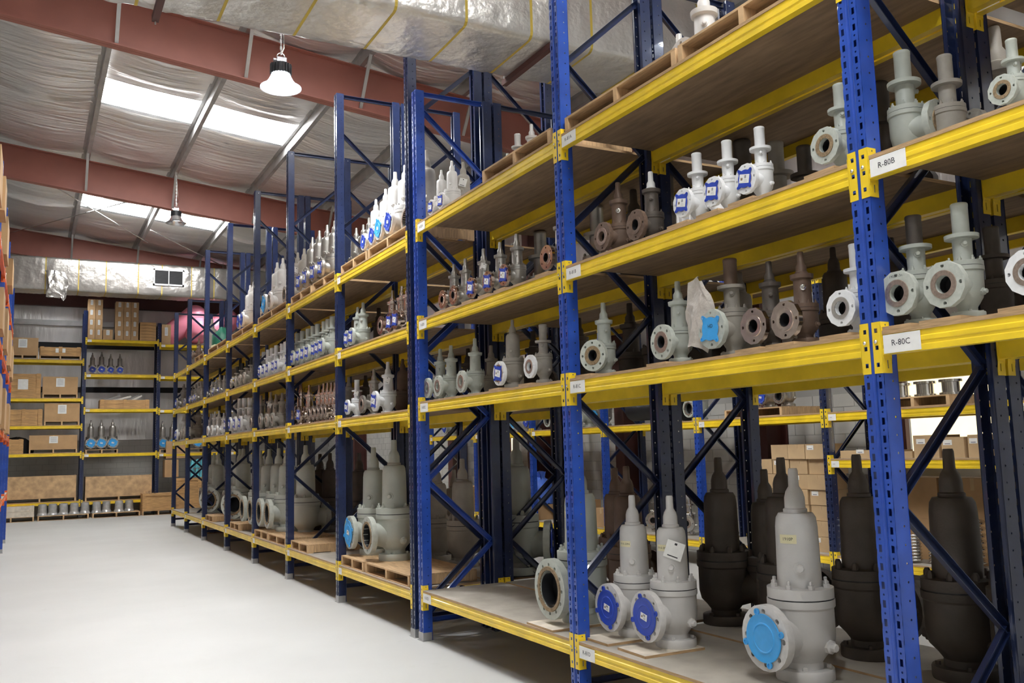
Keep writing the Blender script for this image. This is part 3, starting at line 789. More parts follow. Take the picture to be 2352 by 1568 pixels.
# --- bay R-82
place('n', 0, 979, 345, 'A', DU, X=4.0); place('n', 0, 1014, 390, 'A', G, 'square'); place('n', 0, 1038, 369, 'A', G, 'square')
place('n', 0, 1064, 372, 'A', DU, X=4.1, tagged=True)
place('n', 0, 1166, 352, 'C', GG, X=4.2, lift=PT); place('n', 0, 1189, 308, 'B', G, X=4.05, lift=PT); place('n', 0, 1221, 285, 'C', G, X=4.1, lift=PT)
place('n', 1, 1043, 607, 'C', CS, nb=6, detail=2, fl=CP, face=CP, lift=PADT); place('n', 1, 1069, 594, 'C', CS, nb=8, detail=2, fl=CP, face=CP, lift=PADT)
place('n', 1, 1111, 571, 'C', CS, 'square', fl=CP, detail=2, tagged=True, lift=PADT); place('n', 1, 1149, 556, 'C', CS, 'square', fl=CP, detail=2, lift=PADT)
place('n', 1, 1187, 537, 'C', CS, 'square', fl=CP, detail=2, lift=PADT); place('n', 1, 1288, 485, 'C', CS, nb=6, fl=CP, face=CP, lift=PADT)
place('n', 2, 1011, 801, 'C', GG, nb=4); place('n', 2, 1036, 793, 'C', GG, nb=4); place('n', 2, 1091, 777, 'C', GG, nb=4, detail=2)
place('n', 2, 1177, 734, 'A', DU, 'square', fl=W_, detail=2, fscale=1.15, lift=PADT); place('n', 2, 1247, 745, 'B', DU, fl=W_, nb=4, detail=2, lift=PADT)
place('n', 2, 1128, 793, 'C', DU, X=4.25, yaw=PI)
place('n', 3, 1331, 1055, 'A', GG, nb=12, face='rust_face', detail=2, X=4.0, fscale=1.2, lift=.018, where='big')
# --- long rack, first bay past the twin posts
place('f', 0, 908, 395, 'A', G, 'light', lift=PT); place('f', 0, 931, 379, 'A', G, 'round', lift=PT); place('f', 0, 886, 434, 'A', G, 'round', lift=PT); place('f', 0, 864, 458, 'A', G, 'round', lift=PT)
for px, yt in ((819, 524), (835, 516), (848, 500)): place('f', 0, px, yt, 'A', CS, X=4.2, lift=PT)
place('f', 1, 822, 705, 'C', GG, 'square'); place('f', 1, 834, 695, 'C', GG, 'square'); place('f', 1, 902, 667, 'C', CP); place('f', 1, 923, 657, 'C', CP, 'square'); place('f', 1, 937, 650, 'C', CP, 'square')
place('f', 2, 801, 866, 'C', DU, nb=4); place('f', 2, 820, 872, 'B', W_, 'square', tagged=True); place('f', 2, 859, 848, 'C', CS); place('f', 2, 891, 831, 'C', W_, 'square', tagged=True); place('f', 2, 925, 824, 'A', BR, X=4.3, yaw=PI)
place('f', 3, 858, 1027, 'A', GG, 'light', detail=1, lift=PT, X=4.0); place('f', 3, 905, 1010, 'A', GG, nb=12, face='rust_face', detail=2, lift=PT, X=4.0)
# second
place('f', 0, 684, 580, 'A', DU, lift=PT, X=3.95, tagged=True); place('f', 0, 699, 571, 'A', DU, lift=PT, X=4.0)
for px, yt in ((718, 545), (734, 530), (752, 517), (769, 507)): place('f', 0, px, yt, 'A', CS, 'square', lift=PT)
for px, yt in ((684, 765), (695, 760), (708, 755), (719.5, 749), (730, 744), (745, 738), (754, 733), (764, 726)): place('f', 1, px, yt, 'B', GG, 'square')
place('f', 2, 692, 880, 'C', CP); place('f', 2, 711, 884, 'C', CP, 'square')
for px, yt in ((734, 884), (744, 880), (753, 879), (762, 878), (770, 878)): place('f', 2, px, yt, 'C', CP)
place('f', 3, 702, 1022, 'A', GG, X=4.2, yaw=PI, lift=.03)
# third
place('f', 0, 637, 603, 'A', G, 'light', lift=PT, fscale=1.2); place('f', 0, 650, 593, 'A', G, lift=PT)
for px, yt in ((606, 808), (616, 803), (625, 799), (635, 793), (648, 789), (656, 785)): place('f', 1, px, yt, 'B', W_, 'square')
place('f', 2, 600, 908, 'C', CS); place('f', 2, 622, 900, 'C', CS, tagged=True); place('f', 2, 634, 905, 'C', DU); place('f', 2, 648, 902, 'C', DU)
for px, yt in ((598, 1034), (618, 1031), (640, 1029), (660, 1027)): place('f', 3, px, yt, 'A', GG, nb=8, face='rust_face', lift=PT, fscale=1.12)
# fourth
place('f', 0, 575, 655, 'A', G, 'round', lift=PT); place('f', 0, 583, 648, 'A', G, 'round', lift=PT)
for px, yt in ((546, 842), (557, 834), (568, 828), (579, 820)): place('f', 1, px, yt, 'B', DU, cappaint=BK)
for px, yt in ((541, 918), (551, 915), (562, 914), (574, 913)): place('f', 2, px, yt, 'B', W_, 'square')
place('f', 3, 559, 1030, 'A', GG, nb=12, face='rust_face', lift=PT, yaw=.75, X=4.0, fscale=1.3); place('f', 3, 551, 1031, 'A', GG, lift=PT, X=4.3)
# fifth
place('f', 0, 487, 733, 'A', DU, X=4.15)
for px, yt in ((478, 884), (487, 876), (497, 868), (505, 860), (515, 862)): place('f', 1, px, yt, 'C', CS, 'square' if px > 500 else None)
for px, yt in ((484, 950), (494, 945), (503, 943), (514, 948)): place('f', 2, px, yt, 'C', W_)
place('f', 3, 502, 1040, 'A', GG, nb=12, face='rust_face', lift=PT, yaw=.75, X=4.0, fscale=1.3); place('f', 3, 492, 1040, 'A', GG, lift=PT, X=4.3)
# sixth and seventh
place('f', 0, 457, 777, 'C', BR, lift=PT)
for px, yt in ((437, 890), (443, 886), (450, 882), (457, 879), (463, 875)): place('f', 1, px, yt, 'C', CS, 'square')
for px, yt in ((436, 945), (444, 932), (456, 928)): place('f', 2, px, yt, 'C', DU)
for px, yt in ((415, 889), (423, 882)): place('f', 1, px, yt, 'C', CS, 'square')
for px, yt in ((416, 957), (424, 951)): place('f', 2, px, yt, 'C', W_, 'square')
# --- rack row behind, seen between the front valves
XM = XB+.42
for px, yt in ((1414, 1074), (1440, 1070), (1652, 1050), (1758, 1077), (1797, 1050), (1972, 1043), (2185, 1030), (2340, 1040)):
    place('n', 3, px, yt, 'A', DK if px not in (1414, 1440) else BR, X=XM+{1414: .22, 1440: -.22, 1758: .22, 1797: -.2}.get(px, -.05), yaw=PI if px != 1652 else PI*.75, where='rear', fscale=1.1)
place('n', 3, 1186, 1005, 'A', GG, 'round', X=XM, yaw=PI*.8, where='rear', fscale=1.1)
for px, yt in ((1003, 1062), (1043, 1078), (1062, 1053)): place('f', 3, px, yt, 'A', DU, X=XM+{1043: .2}.get(px, -.15), yaw=PI, where='rear')
for px, yt, st in ((1447, 696, 'C'), (1503, 655, 'C'), (1595, 640, 'C'), (1700, 600, 'A'), (1915, 560, 'A'), (1330, 730, 'C'), (1225, 760, 'C'), (1075, 800, 'C'), (2050, 545, 'A')):
    place('n', 2, px, yt, st, DK if px != 1700 else DU, X=XM, yaw=PI, where='rear')
for px, yt, st in ((1370, 445, 'B'), (1455, 400, 'C'), (1530, 395, 'B'), (1706, 320, 'B'), (1783, 326, 'B'), (1848, 335, 'B'), (1240, 470, 'B'), (1180, 505, 'C'), (2285, 15, 'C'), (2020, 190, 'B')):
    place('n', 1, px, yt, st, (DU if px in (1783, 2285) else CS if px in (1370, 1240) else DK), X=XM, yaw=PI, where='rear')
place('n', 0, 1616, -35, 'C', G, X=4.3, lift=PT); place('n', 0, 1561, 78, 'C', G, X=4.3)
for (lev, pts) in ((1, ((870, 690), (790, 730), (690, 790), (565, 835), (520, 860))), (2, ((905, 845), (840, 862), (735, 890), (670, 905), (580, 920)))):
    for px, yt in pts: place('f', lev, px, yt, 'C', DK, X=XM, yaw=PI, where='rear', detail=0)
for px, yt in ((758, 1040), (735, 1042), (825, 1040)): place('f', 3, px, yt, 'A', DK, X=XM, yaw=PI, where='rear', detail=0)
SHELF = ['top', 'upper', 'middle', 'bottom']
def name_valves():
    grp = {}
    for e in VALVES:
        root, paint, cover, where, loc = e
        if where is None: continue
        side, lev, w = where; ys = YN if side[0] == 'n' else YFR
        bay = next((i for i in range(len(ys)-1) if ys[i] >= loc[1] >= ys[i+1]), 0)
        grp.setdefault((side, lev, bay, 'rear' if w == 'rear' else 'front'), []).append(e)
    for (side, lev, bay, w), es in grp.items():
        es.sort(key=lambda e: -e[4][1])
        for i, (root, paint, cover, where, loc) in enumerate(es):
            cv = {None: '', 'round': ' with blue cover', 'square': ' with blue cover', 'light': ' with light-blue cover', 'lightsq': ' with light-blue cover'}[cover]
            if side[0] == 'n': b = ['bay R-82', 'bay R-81', 'bay R-80'][bay]
            else: b = ORD[6-bay]+' bay past twin posts'
            s = 'rear rack' if w == 'rear' else 'shelf'
            root['label'] = '%s valve%s, %s on %s %s, %s' % (CNAME[paint], cv, ORD[i], SHELF[lev], s, b)
            root['group'] = 'relief valves on the racks'
            lift = loc[2]-(LN if side[0] == 'n' else LF)[lev]-SURF
            if .005 < lift < .05:
                r = .155*root.scale[0]; r = max(r, .10)
                fr_ = min(loc[0]-.02-XF-.004, r*2.2); mb = MB().box(-fr_, r*.9, -r, r*1.1, 0, lift); mb.m[1] = 1
                p = obj('plywood_pad', mb.mesh('plywood_pad', ['board_edge', 'pale_pad']), None, (loc[0]-.02, loc[1], loc[2]-lift), (0, 0, random.uniform(-.03, .03)))
                tag(p, 'plywood pad under %s valve on %s %s, %s' % (ORD[i], SHELF[lev], s, b), 'board', 'plywood pads under valves')
name_valves()

# ------------------------------------------------------------------ pallets
def pallet(x0, x1, y0, y1, z, label, h=PT, rot=0., closed=False):
    """stringers run along local y; x is the long way seen from the front"""
    w, d = x1-x0, y1-y0
    root = thing('wooden_pallet', label, 'pallet', ((x0+x1)/2, (y0+y1)/2, z), rot, 'wooden pallets')
    t = .016
    obj('top_deck', MB().box(-w/2, w/2, -d/2, d/2, h-t, h).mesh('top_deck', ['pine']), root)
    sw = .045
    sm = MB().box(-sw/2, sw/2, -d/2, d/2, t*.6, h-t).mesh('stringer', ['pine'])
    for k in (-1, 0, 1): obj('stringer', sm, root, (k*(w/2-sw/2), 0, 0))
    bm = MB().box(-w/2, w/2, -.045, .045, 0, t*.6).mesh('bottom_board', ['pine'])
    for k in (-1, 0, 1): obj('bottom_board', bm, root, (0, k*(d/2-.045), 0))
    return root
def rack_pallet(side, lev, pxa, pxb, label, depth=.80):
    z = (LN if side == 'n' else LF)[lev]+SURF; X = XF+.02
    ya, yb = ypx(pxa, z, X), ypx(pxb, z, X)
    root = pallet(-(ya-yb)/2, (ya-yb)/2, 0, depth, 0, label)
    root.location = (X+depth/2, (ya+yb)/2, z); root.rotation_euler = (0, 0, -PI/2)
rack_pallet('n', 0, 1298, 1552, 'wooden pallet on top shelf R-81A beside the near blue post')
rack_pallet('n', 0, 1558, 1880, 'wooden pallet on top shelf R-81A, nearest the camera')
rack_pallet('n', 0, 1108, 1264, 'empty fronted wooden pallet on top shelf of bay R-82')
for (lev, a, b, n, w) in ((0, 783, 842, 0, 'left'), (0, 846, 939, 0, 'right'), (0, 668, 714, 1, 'left'), (0, 718, 770, 1, 'right'), (0, 592, 658, 2, ''), (0, 532, 583, 3, ''), (0, 478, 521, 4, ''), (0, 447, 467, 5, ''),
                         (3, 784, 834, 0, 'left'), (3, 839, 940, 0, 'right'), (3, 668, 706, 1, ''), (3, 584, 614, 2, 'left'), (3, 616, 655, 2, 'right'), (3, 528, 548, 3, ''), (3, 472, 488, 4, '')):
    rack_pallet('f', lev, a, b, '%swooden pallet on %s shelf, %s bay past twin posts' % (w+' ' if w else '', SHELF[lev], ORD[n]))
pallet(4.0, 4.9, 24.0, 24.9, .0, 'small wooden pallet on the floor under the far end of the rack', .14)

# ------------------------------------------------------------------ boxes and crates
def carton(x0, x1, y0, y1, z0, z1, label, m='carton', face='-y', lab=True, group='cardboard boxes', tape=True):
    w, d, h = x1-x0, y1-y0, z1-z0
    root = thing('cardboard_box', label, 'box', ((x0+x1)/2, (y0+y1)/2, z0), 0, group)
    e = .004
    obj('box_body', MB().box(-w/2, w/2, -d/2, d/2, 0, h).mesh('box_body', [m]), root)
    if tape:
        if face == '-y': obj('tape', MB().box(-.025, .025, -d/2-.001, d/2, h-.0, h+.001).box(-.025, .025, -d/2-.0015, -d/2, h*.72, h).mesh('tape', ['carton_pale']), root)
        else: obj('tape', MB().box(-w/2-.001, w/2, -.025, .025, h, h+.001).box(-w/2-.0015, -w/2, -.025, .025, h*.72, h).mesh('tape', ['carton_pale']), root)
    if lab:
        lw, lh = min(.26, w*.34) if face == '-y' else min(.12, d*.4), min(.30, h*.5)
        if face == '-y': mb = MB().box(-lw/2, lw/2, -d/2-.003, -d/2-.0005, h*.42, h*.42+lh); [mb.box(-lw*.35, lw*.35, -d/2-.004, -d/2-.003, h*.42+lh*(.2+.15*k), h*.42+lh*(.2+.15*k)+lh*.04, 1) for k in range(5)]
        else: mb = MB().box(-w/2-.003, -w/2-.0005, d*.02, d*.02+lw, h*.62, h*.62+min(lh, .06)); mb.box(-w/2-.004, -w/2-.003, d*.02+lw*.2, d*.02+lw*.8, h*.62+.01, h*.62+.02, 1)
        obj('box_label', mb.mesh('box_label', ['paper', 'faint_ink']), root)
    return root
def crate(x0, x1, y0, y1, z0, z1, label, battens=3, planks=3, lab=True, m='crate_wood', horiz=False):
    w, d, h = x1-x0, y1-y0, z1-z0
    root = thing('wooden_crate', label, 'crate', ((x0+x1)/2, (y0+y1)/2, z0), 0, 'wooden crates')
    g = .006
    core = obj('crate_core', MB().box(-w/2+.02, w/2-.02, -d/2+.02, d/2-.02, 0, h-.01).mesh('crate_core', ['pine']), root)
    ph = h/planks
    pm = MB().box(-w/2, w/2, -d/2, -d/2+.02, g/2, ph-g/2).mesh('plank', [m])
    for k in range(planks): obj('plank', pm, root, (0, 0, k*ph))
    obj('crate_side', MB().box(w/2-.02, w/2, -d/2+.02, d/2, 0, h).box(-w/2, -w/2+.02, -d/2+.02, d/2, 0, h).mesh('crate_side', [m]), root)
    bm = MB().box(-.055, .055, -d/2-.025, -d/2-.0005, 0, h+.01).mesh('batten', [m])
    for k in range(battens):
        t = k/(battens-1) if battens > 1 else .5
        obj('batten', bm, root, (-w/2+.08+(w-.16)*t, 0, 0))
    if horiz:
        hm = MB().box(-w/2, w/2, -d/2-.03, -d/2-.0005, 0, .09).mesh('rail', [m])
        for z in (0, h-.09): obj('rail', hm, root, (0, 0, z))
    if lab:
        mb = MB().box(-.15, .15, -d/2-.004, -d/2-.0005, h*.35, h*.35+min(.34, h*.5))
        obj('box_label', mb.mesh('box_label', ['paper']), root)
    return root
yw0 = YW+.02
def onshelf(bay, lev): return LW[bay][lev]+SURF
def wbox(bay, lev, a, b, ytop, kind, label, pal=True, depth=.8, **k):
    z = onshelf(bay, lev); X0, X1 = xpx(a, z, yw0), xpx(b, z, yw0)
    zt = zpx(ytop, (X0+X1)/2, yw0)
    ph = .13 if pal else 0
    if pal: pallet(X0, X1, yw0-.02, yw0+depth, z, 'pallet under the '+label, .13)
    if kind == 'carton': return carton(X0, X1, yw0, yw0+depth, z+ph, zt, label, **k)
    return crate(X0, X1, yw0, yw0+depth, z+ph, zt, label, **k)
wbox(0, 0, 15, 87, 775, 'carton', 'brown carton with flap lid, top shelf of far rack, leftmost')
wbox(0, 0, 90, 186, 797, 'crate', 'low wooden crate with white sheet, top left bay', planks=2)
wbox(0, 1, 10, 93, 858, 'crate', 'planked crate with two thick battens in far rack', pal=False, battens=2, planks=4)
wbox(0, 1, 97, 178, 865, 'carton', 'brown carton beside the planked crate with battens')
wbox(0, 2, 9, 97, 940, 'crate', 'open wooden crate with three battens in far rack', lab=False, pal=False, planks=3)
wbox(0, 2, 101, 182, 926, 'carton', 'tall brown carton beside the open wooden crate')
wbox(0, 3, 14, 53, 1009, 'crate', 'small framed crate on fourth shelf of left bay', lab=False, pal=False, planks=2, battens=2)
wbox(0, 3, 66, 177, 999, 'carton', 'long flat brown carton with white sheet, left bay')
wbox(0, 4, 4, 174, 1093, 'crate', 'wide plywood crate on lowest shelf of left bay', planks=1, battens=0, lab=False, m='pine')
wbox(1, 4, 195, 348, 1092, 'crate', 'wide plywood crate on lowest shelf of middle bay', planks=1, battens=0, lab=False, m='pine')
wbox(1, 2, 229, 343, 918, 'crate', 'low rough crate of scrap on middle bay shelf', planks=2, battens=3, pal=False, lab=False)
z = onshelf(1, 0); XA = lambda p: xpx(p, z, yw0)
def stack(cols, rows_, names, hh, y0=yw0, depth=.5):
    for ci, (a, b, n) in enumerate(cols):
        for r_ in range(n):
            carton(XA(a)+.005, XA(b)-.005, y0, y0+depth, z+r_*hh+.001, z+(r_+1)*hh-.001, 'small carton, %s from bottom in %s column of %s' % (ORD[r_], ORD[ci], names), lab=True)
stack([(200, 218, 4), (218, 235, 4), (236, 259, 1)], 4, 'left carton stack', .345)
stack([(264, 283, 4), (283, 300, 4), (300, 318, 4)], 4, 'right carton stack', .335)
wbox(1, 0, 321, 358, 740, 'crate', 'round topped slatted crate beside the carton stacks', planks=6, battens=0, lab=False, pal=False)
wbox(2, 0, 371, 392, 745, 'carton', 'tall narrow carton beside the pink inflatable', pal=False)
# scrap in the rough crate
zc = onshelf(1, 2); zb = zpx(918, 3, yw0)
for k, (a, b, yy, dz) in enumerate(((240, 275, 909, .06), (262, 300, 912, .03), (290, 318, 908, .07), (300, 325, 911, .05))):
    mb = MB().bar((xpx(a, zb, yw0+.3), yw0+.3, zb-.02), (xpx(b, zb, yw0+.4), yw0+.4, zb+.12+dz), .08, .06)
    tag(obj('scrap_bar', mb.mesh('scrap_bar', ['paper' if k % 2 else 'galvanised'])), 'loose metal offcut lying in the rough crate, %s from left' % ORD[k], 'scrap', 'offcuts in the rough crate')
mb = MB(); rn = random.Random(2)
mb.lathe([(.02, .55), (.25, .5), (.38, .38), (.45, .2), (.47, 0)], 14); mb.v = [(x*1.1+rn.uniform(-.03, .03), y*.6, zz+rn.uniform(-.02, .02)) for x, y, zz in mb.v]
zz0 = onshelf(0, 3); tag(obj('dark_cloth', mb.mesh('dark_cloth', ['dark_cloth'], 60), None, (xpx(38, zz0, yw0+.62), yw0+.62, zz0)), 'black cloth heap behind the small framed crate', 'cloth')
# valves in the far rack
def wvalve(bay, lev, px, ytop, paint, cover, label, pal=0.):
    zz = onshelf(bay, lev)+pal; Y = yw0+.42; X = xpx(px, zz+.3, Y); h = zpx(ytop, X, Y)-zz
    r = valve((X, Y, zz), h, 'A', paint, cover, PI/2, detail=0, fscale=1.15); r['label'] = label; r['group'] = 'relief valves in the far rack'
for i, (px, yt) in enumerate(((212, 810), (233, 808), (254, 813), (275, 813))):
    wvalve(1, 1, px, yt, CS, 'round', 'steel valve with blue cover, %s on upper shelf of far middle bay' % ORD[i])
pallet(xpx(196, 2.2, yw0), xpx(271, 2.2, yw0), yw0, yw0+.8, onshelf(1, 3), 'dark pallet under three light-blue covered valves', .13)
for i, (px, yt) in enumerate(((208, 965), (232, 964), (258, 963))): wvalve(1, 3, px, yt, CS, 'light', 'steel valve with light-blue cover, %s of three in far middle bay' % ORD[i], .13)
pallet(xpx(366, 2.2, yw0), xpx(470, 2.2, yw0), yw0, yw0+.8, onshelf(2, 3), 'pallet under the valves of the right far bay', .13)
for i, (px, yt) in enumerate(((373, 967), (396, 966), (421, 965), (452, 966))): wvalve(2, 3, px, yt, CS, 'light', 'steel valve with light-blue cover, %s in right far bay' % ORD[i], .13)
# on the floor before the far rack
yf0 = YW-.55
def fX(px): return xpx(px, .1, yf0)
pallet(fX(-30), fX(78), yf0, yf0+1.0, 0, 'pallet under the pale crate at far left', .15)
crate(fX(-30), fX(78), yf0, yf0+.95, .15, zpx(1161, .2, yf0), 'pale wooden crate on the floor at far left', 2, 2, False, 'pale_pad')
pallet(fX(86), fX(204), yf0, yf0+1.0, 0, 'floor pallet of five wrapped drums', .15)
pallet(fX(212), fX(322), yf0, yf0+1.0, 0, 'floor pallet of four wrapped drums', .15)
dm = MB().lathe([(.170, 0), (.170, .03), (.150, .05), (.135, .12), (.145, .14), (.130, .22), (.140, .24), (.125, .32), (.13, .36), (.08, .38)], 20).mesh('wrapped_drum', ['clear_wrap'], 45)
for i, px in enumerate((97, 121, 146, 171, 196)): tag(obj('wrapped_drum', dm, None, (fX(px), yf0+.35, .15)), 'plastic wrapped drum, %s from left on the five drum pallet' % ORD[i], 'drum', 'wrapped drums')
for i, px in enumerate((223, 246, 275, 299)): tag(obj('wrapped_drum', dm, None, (fX(px), yf0+.35+.1*(i % 2), .15)), 'plastic wrapped drum, %s from left on the four drum pallet' % ORD[i], 'drum', 'wrapped drums')
pallet(fX(326), fX(400), yf0-.1, yf0+.9, 0, 'pallet under the framed crate by the rack end', .15)
cr1 = crate(fX(326), fX(400), yf0-.1, yf0+.9, .15, zpx(1133, 3.6, yf0), 'framed wooden crate on the floor by the rack end', 2, 1, False, 'crate_wood', True)
v, f = text_mb('USTG', .13)
mb = MB().add([(x-.42, -.505, y+.62) for x, y, zz in v], f); obj('stencil', mb.mesh('stencil', ['brown_primer']), cr1)
pallet(fX(404), fX(466), yf0+.25, yf0+1.1, 0, 'pallet under the framed crate behind the rack', .15)
crate(fX(404), fX(466), yf0+.25, yf0+1.1, .15, 1.2, 'framed wooden crate behind the far end of the rack', 2, 1, False, 'crate_wood', True)
carton(fX(380), fX(412), yf0+.35, yf0+.9, 1.25, 1.85, 'printed brown carton stacked low behind the rack end', m='carton', lab=False)
carton(fX(384), fX(430), yf0+.55, yf0+1.2, 1.9, 2.5, 'printed brown carton stacked high behind the rack end', m='carton', lab=False)
pk = MB()
for i in range(4):
    for j in range(2): pk.lathe([(.075, 0), (.08, .05), (.075, .1), (.08, .2), (.05, .28), (.03, .31)], 10, 0, Matrix.Translation((i*.165, 0, j*.33)))
pkm = pk.mesh('bottle_pack', ['teal_pack'], 45)
tag(obj('bottle_pack', pkm, None, (fX(436), yf0+.6, 1.21)), 'shrink wrapped pack of teal bottles behind the rack end', 'bottles')
# pink inflatable on the far rack
pr = thing('inflatable', 'big pink inflatable lying on the far rack above the aisle end', 'inflatable', (5.0, YW+.5, onshelf(2, 0)))
def lobe(p, q, r0, r1):
    p = Vector(p); q = Vector(q); d = q-p; L = d.length; n = 10; prof = [(.02, -r0*.98)]
    for k in range(1, n): a = -PI/2+PI/2*k/n; prof.append((r0*math.cos(a), r0*math.sin(a)))
    for k in range(0, n): a = PI/2*k/n; prof.append((r1*math.cos(a), L+r1*math.sin(a)))
    prof.append((.02, L+r1*.99))
    M = Matrix.Translation(p) @ d.to_track_quat('Z', 'Y').to_matrix().to_4x4()
    obj('lobe', MB().lathe(prof, 24, 0, M).mesh('lobe', ['pink_vinyl'], 60), pr)
lobe((-.62, 0, .42), (.22, .05, 1.12), .38, .42); lobe((.28, -.15, .52), (.30, -.15, .62), .46, .44); lobe((.95, .1, .6), (1.4, .1, 1.0), .5, .42)
gb = MB().lathe([(.02, 0), (.20, .02), (.24, .3), (.22, .6), (.10, .72), (.06, .8)], 14)
rn = random.Random(9); gb.v = [(x+rn.uniform(-.025, .025), y+rn.uniform(-.025, .025), zz) for x, y, zz in gb.v]
z5 = LF[0]+SURF; yy = ypx(510, z5, 4.1)
tag(obj('green_bag', gb.mesh('green_bag', ['green_bag'], 60), None, (4.1, yy, z5)), 'dark green bag on top shelf, fifth bay past twin posts', 'bag')
bb_ = MB().lathe([(.02, 0), (.09, .02), (.12, .10), (.09, .19), (.02, .22)], 16)
tag(obj('float_ball', bb_.mesh('float_ball', ['yellow_note'], 60), None, (3.9, ypx(494, z5+.2, 3.9), z5+PT)), 'yellow green ball on the top shelf pallet, fifth bay', 'ball')

# ------------------------------------------------------------------ rack along the block wall
X3i = X3+.40
zC, zD, zA, zM = 2.08+SURF, .22+SURF, 4.02+SURF, 1.47+SURF
vi = 0
def w3(Y, z, h, st, paint, cover, yaw=0., X=X3i):
    global vi
    r = valve((X, Y, z), h, st, paint, cover, yaw, detail=0 if h < .5 else 1)
    b = next((i for i in range(len(Y3)-1) if Y3[i] >= Y >= Y3[i+1]), 0)
    r['group'] = 'relief valves on the wall rack'
    r['label'] = '%s valve%s, number %s along the %s shelf of the wall rack' % (CNAME[paint], ' with blue cover' if cover else '', ['one','two','three','four','five','six','seven','eight','nine','ten','eleven','twelve','thirteen','fourteen','fifteen','sixteen','seventeen','eighteen','nineteen','twenty'][W3N.setdefault(round(z, 2), 0)], 'upper' if z > 3 else 'middle' if z > 1.9 else 'lower')
    W3N[round(z, 2)] += 1
W3N = {}
for Y, c, p in ((21.6, 'round', GG), (21.0, None, CS), (20.4, 'light', GG), (19.0, 'round', CS), (18.4, None, GG), (17.8, 'light', G), (17.2, 'round', CS), (16.3, None, GG), (15.7, 'light', GG), (15.05, None, GG), (14.5, 'light', CS), (11.7, None, GG)): w3(Y, zC, .95, 'A', p, c)
pallet(-.6, .6, 0, .8, 0, 'pallet of blue covered valves on the wall rack'); P = bpy.data.objects[-1] if False else None
pl = [o for o in bpy.data.objects if o.get('label') == 'pallet of blue covered valves on the wall rack'][0]
pl.location = (X3+.45, 10.1, zC); pl.rotation_euler = (0, 0, -PI/2)
for Y, c in ((10.42, 'round'), (10.08, 'round'), (9.72, None)): w3(Y, zC+PT, .75, 'A', CS, c)
for Y, st, p, c in ((16.2, 'B', CS, 'square'), (15.6, 'B', W_, 'square'), (15.0, 'B', CS, None), (13.6, 'B', W_, 'square'), (13.0, 'B', CS, 'square'), (12.4, 'C', W_, None), (10.8, 'B', W_, 'square'), (10.2, 'C', CS, None), (9.4, 'B', CS, 'square'), (8.2, 'B', W_, 'square'), (7.4, 'B', CS, None)): w3(Y, zA, .55, st, p, c)
for Y in (13.0, 12.6, 12.1): w3(Y, zD, .7, 'B', 'bright_steel', None, .6)
# lying pipe
mb = MB().lathe([(.20, 0), (.20, 1.5), (.27, 1.5), (.27, 1.56)], 24, 0, Matrix.Rotation(PI/2, 4, 'X'))
tag(obj('steel_pipe', mb.mesh('steel_pipe', ['black_steel_and_shade'], 40), None, (X3+.45, 13.6, zC+.27)), 'black flanged pipe lying on the middle shelf of the wall rack', 'pipe')
n = 0
for c in range(4):
    for r_ in range(7):
        if r_ == 6 and c == 0: continue
        y = 8.86+.335*(3-c); jx = random.uniform(-.03, .03); carton(X3+.15+jx, X3+.55+jx, y+.008, y+.327, zD+.001+r_*.207, zD+(r_+1)*.207-.004, 'plain carton, %s from bottom, %s column of wall rack stack' % (ORD[r_], ORD[c]), face='-x', m='carton_pale', lab=(r_+c) % 3 == 0)
for k, (y0, y1, h) in enumerate(((7.75, 8.55, .10), (7.45, 7.72, .08), (7.08, 7.42, .27), (6.75, 7.04, .24), (6.45, 6.7, .26))):
    carton(X3+.10, X3+.50, y0, y1, zM+.001, zM+h, 'carton on mid shelf before the bright window, %s from left' % ORD[k], face='-x', m='carton_pale')
for k, (y0, y1) in enumerate(((7.45, 8.30), (6.55, 7.40))):
    for j in range(2): carton(X3+.50, X3+.88, y0, y1, zD+.001+j*.5, zD+.499+j*.5, 'large brown carton behind the coil springs, %s %s' % (['lower', 'upper'][j], ['left', 'right'][k]), face='-x', lab=False)
pallet(-.5, .5, 0, .8, 0, 'dark pallet of steel spools on the wall rack by the window')
pl = [o for o in bpy.data.objects if o.get('label') == 'dark pallet of steel spools on the wall rack by the window'][0]; pl.location = (X3+.45, 7.35, zC); pl.rotation_euler = (0, 0, -PI/2)
sp = MB().lathe([(.13, 0), (.13, .03), (.10, .035), (.10, .15), (.13, .155), (.13, .185)], 20).mesh('steel_spool', ['bright_steel'], 40)
for k, y in enumerate((7.7, 7.35, 7.0)): tag(obj('steel_spool', sp, None, (X3+.3, y, zC+PT)), 'flanged steel spool by the window, %s from left' % ORD[k], 'spool', 'steel spools')
def spring(Y, X, r, h, turns, w, k):
    pts = [(r*math.cos(2*PI*turns*i/(turns*14)), r*math.sin(2*PI*turns*i/(turns*14)), w+(h-2*w)*i/(turns*14)) for i in range(turns*14+1)]
    tag(obj('coil_spring', MB().tube(pts, w, 8).mesh('coil_spring', ['bright_steel'], 60), None, (X, Y, zD)), 'shiny steel coil spring, %s from left on the low wall shelf' % ORD[k], 'spring', 'coil springs')
for k, (Y, X, r, h, t, w) in enumerate(((8.60, X3+.26, .125, .50, 6, .024), (8.05, X3+.40, .13, .62, 7, .024), (7.80, X3+.16, .075, .36, 9, .014), (7.58, X3+.16, .08, .36, 9, .014), (7.36, X3+.25, .06, .40, 11, .012), (7.16, X3+.18, .10, .50, 8, .02), (6.85, X3+.25, .12, .55, 7, .022))): spring(Y, X, r, h, t, w, k)
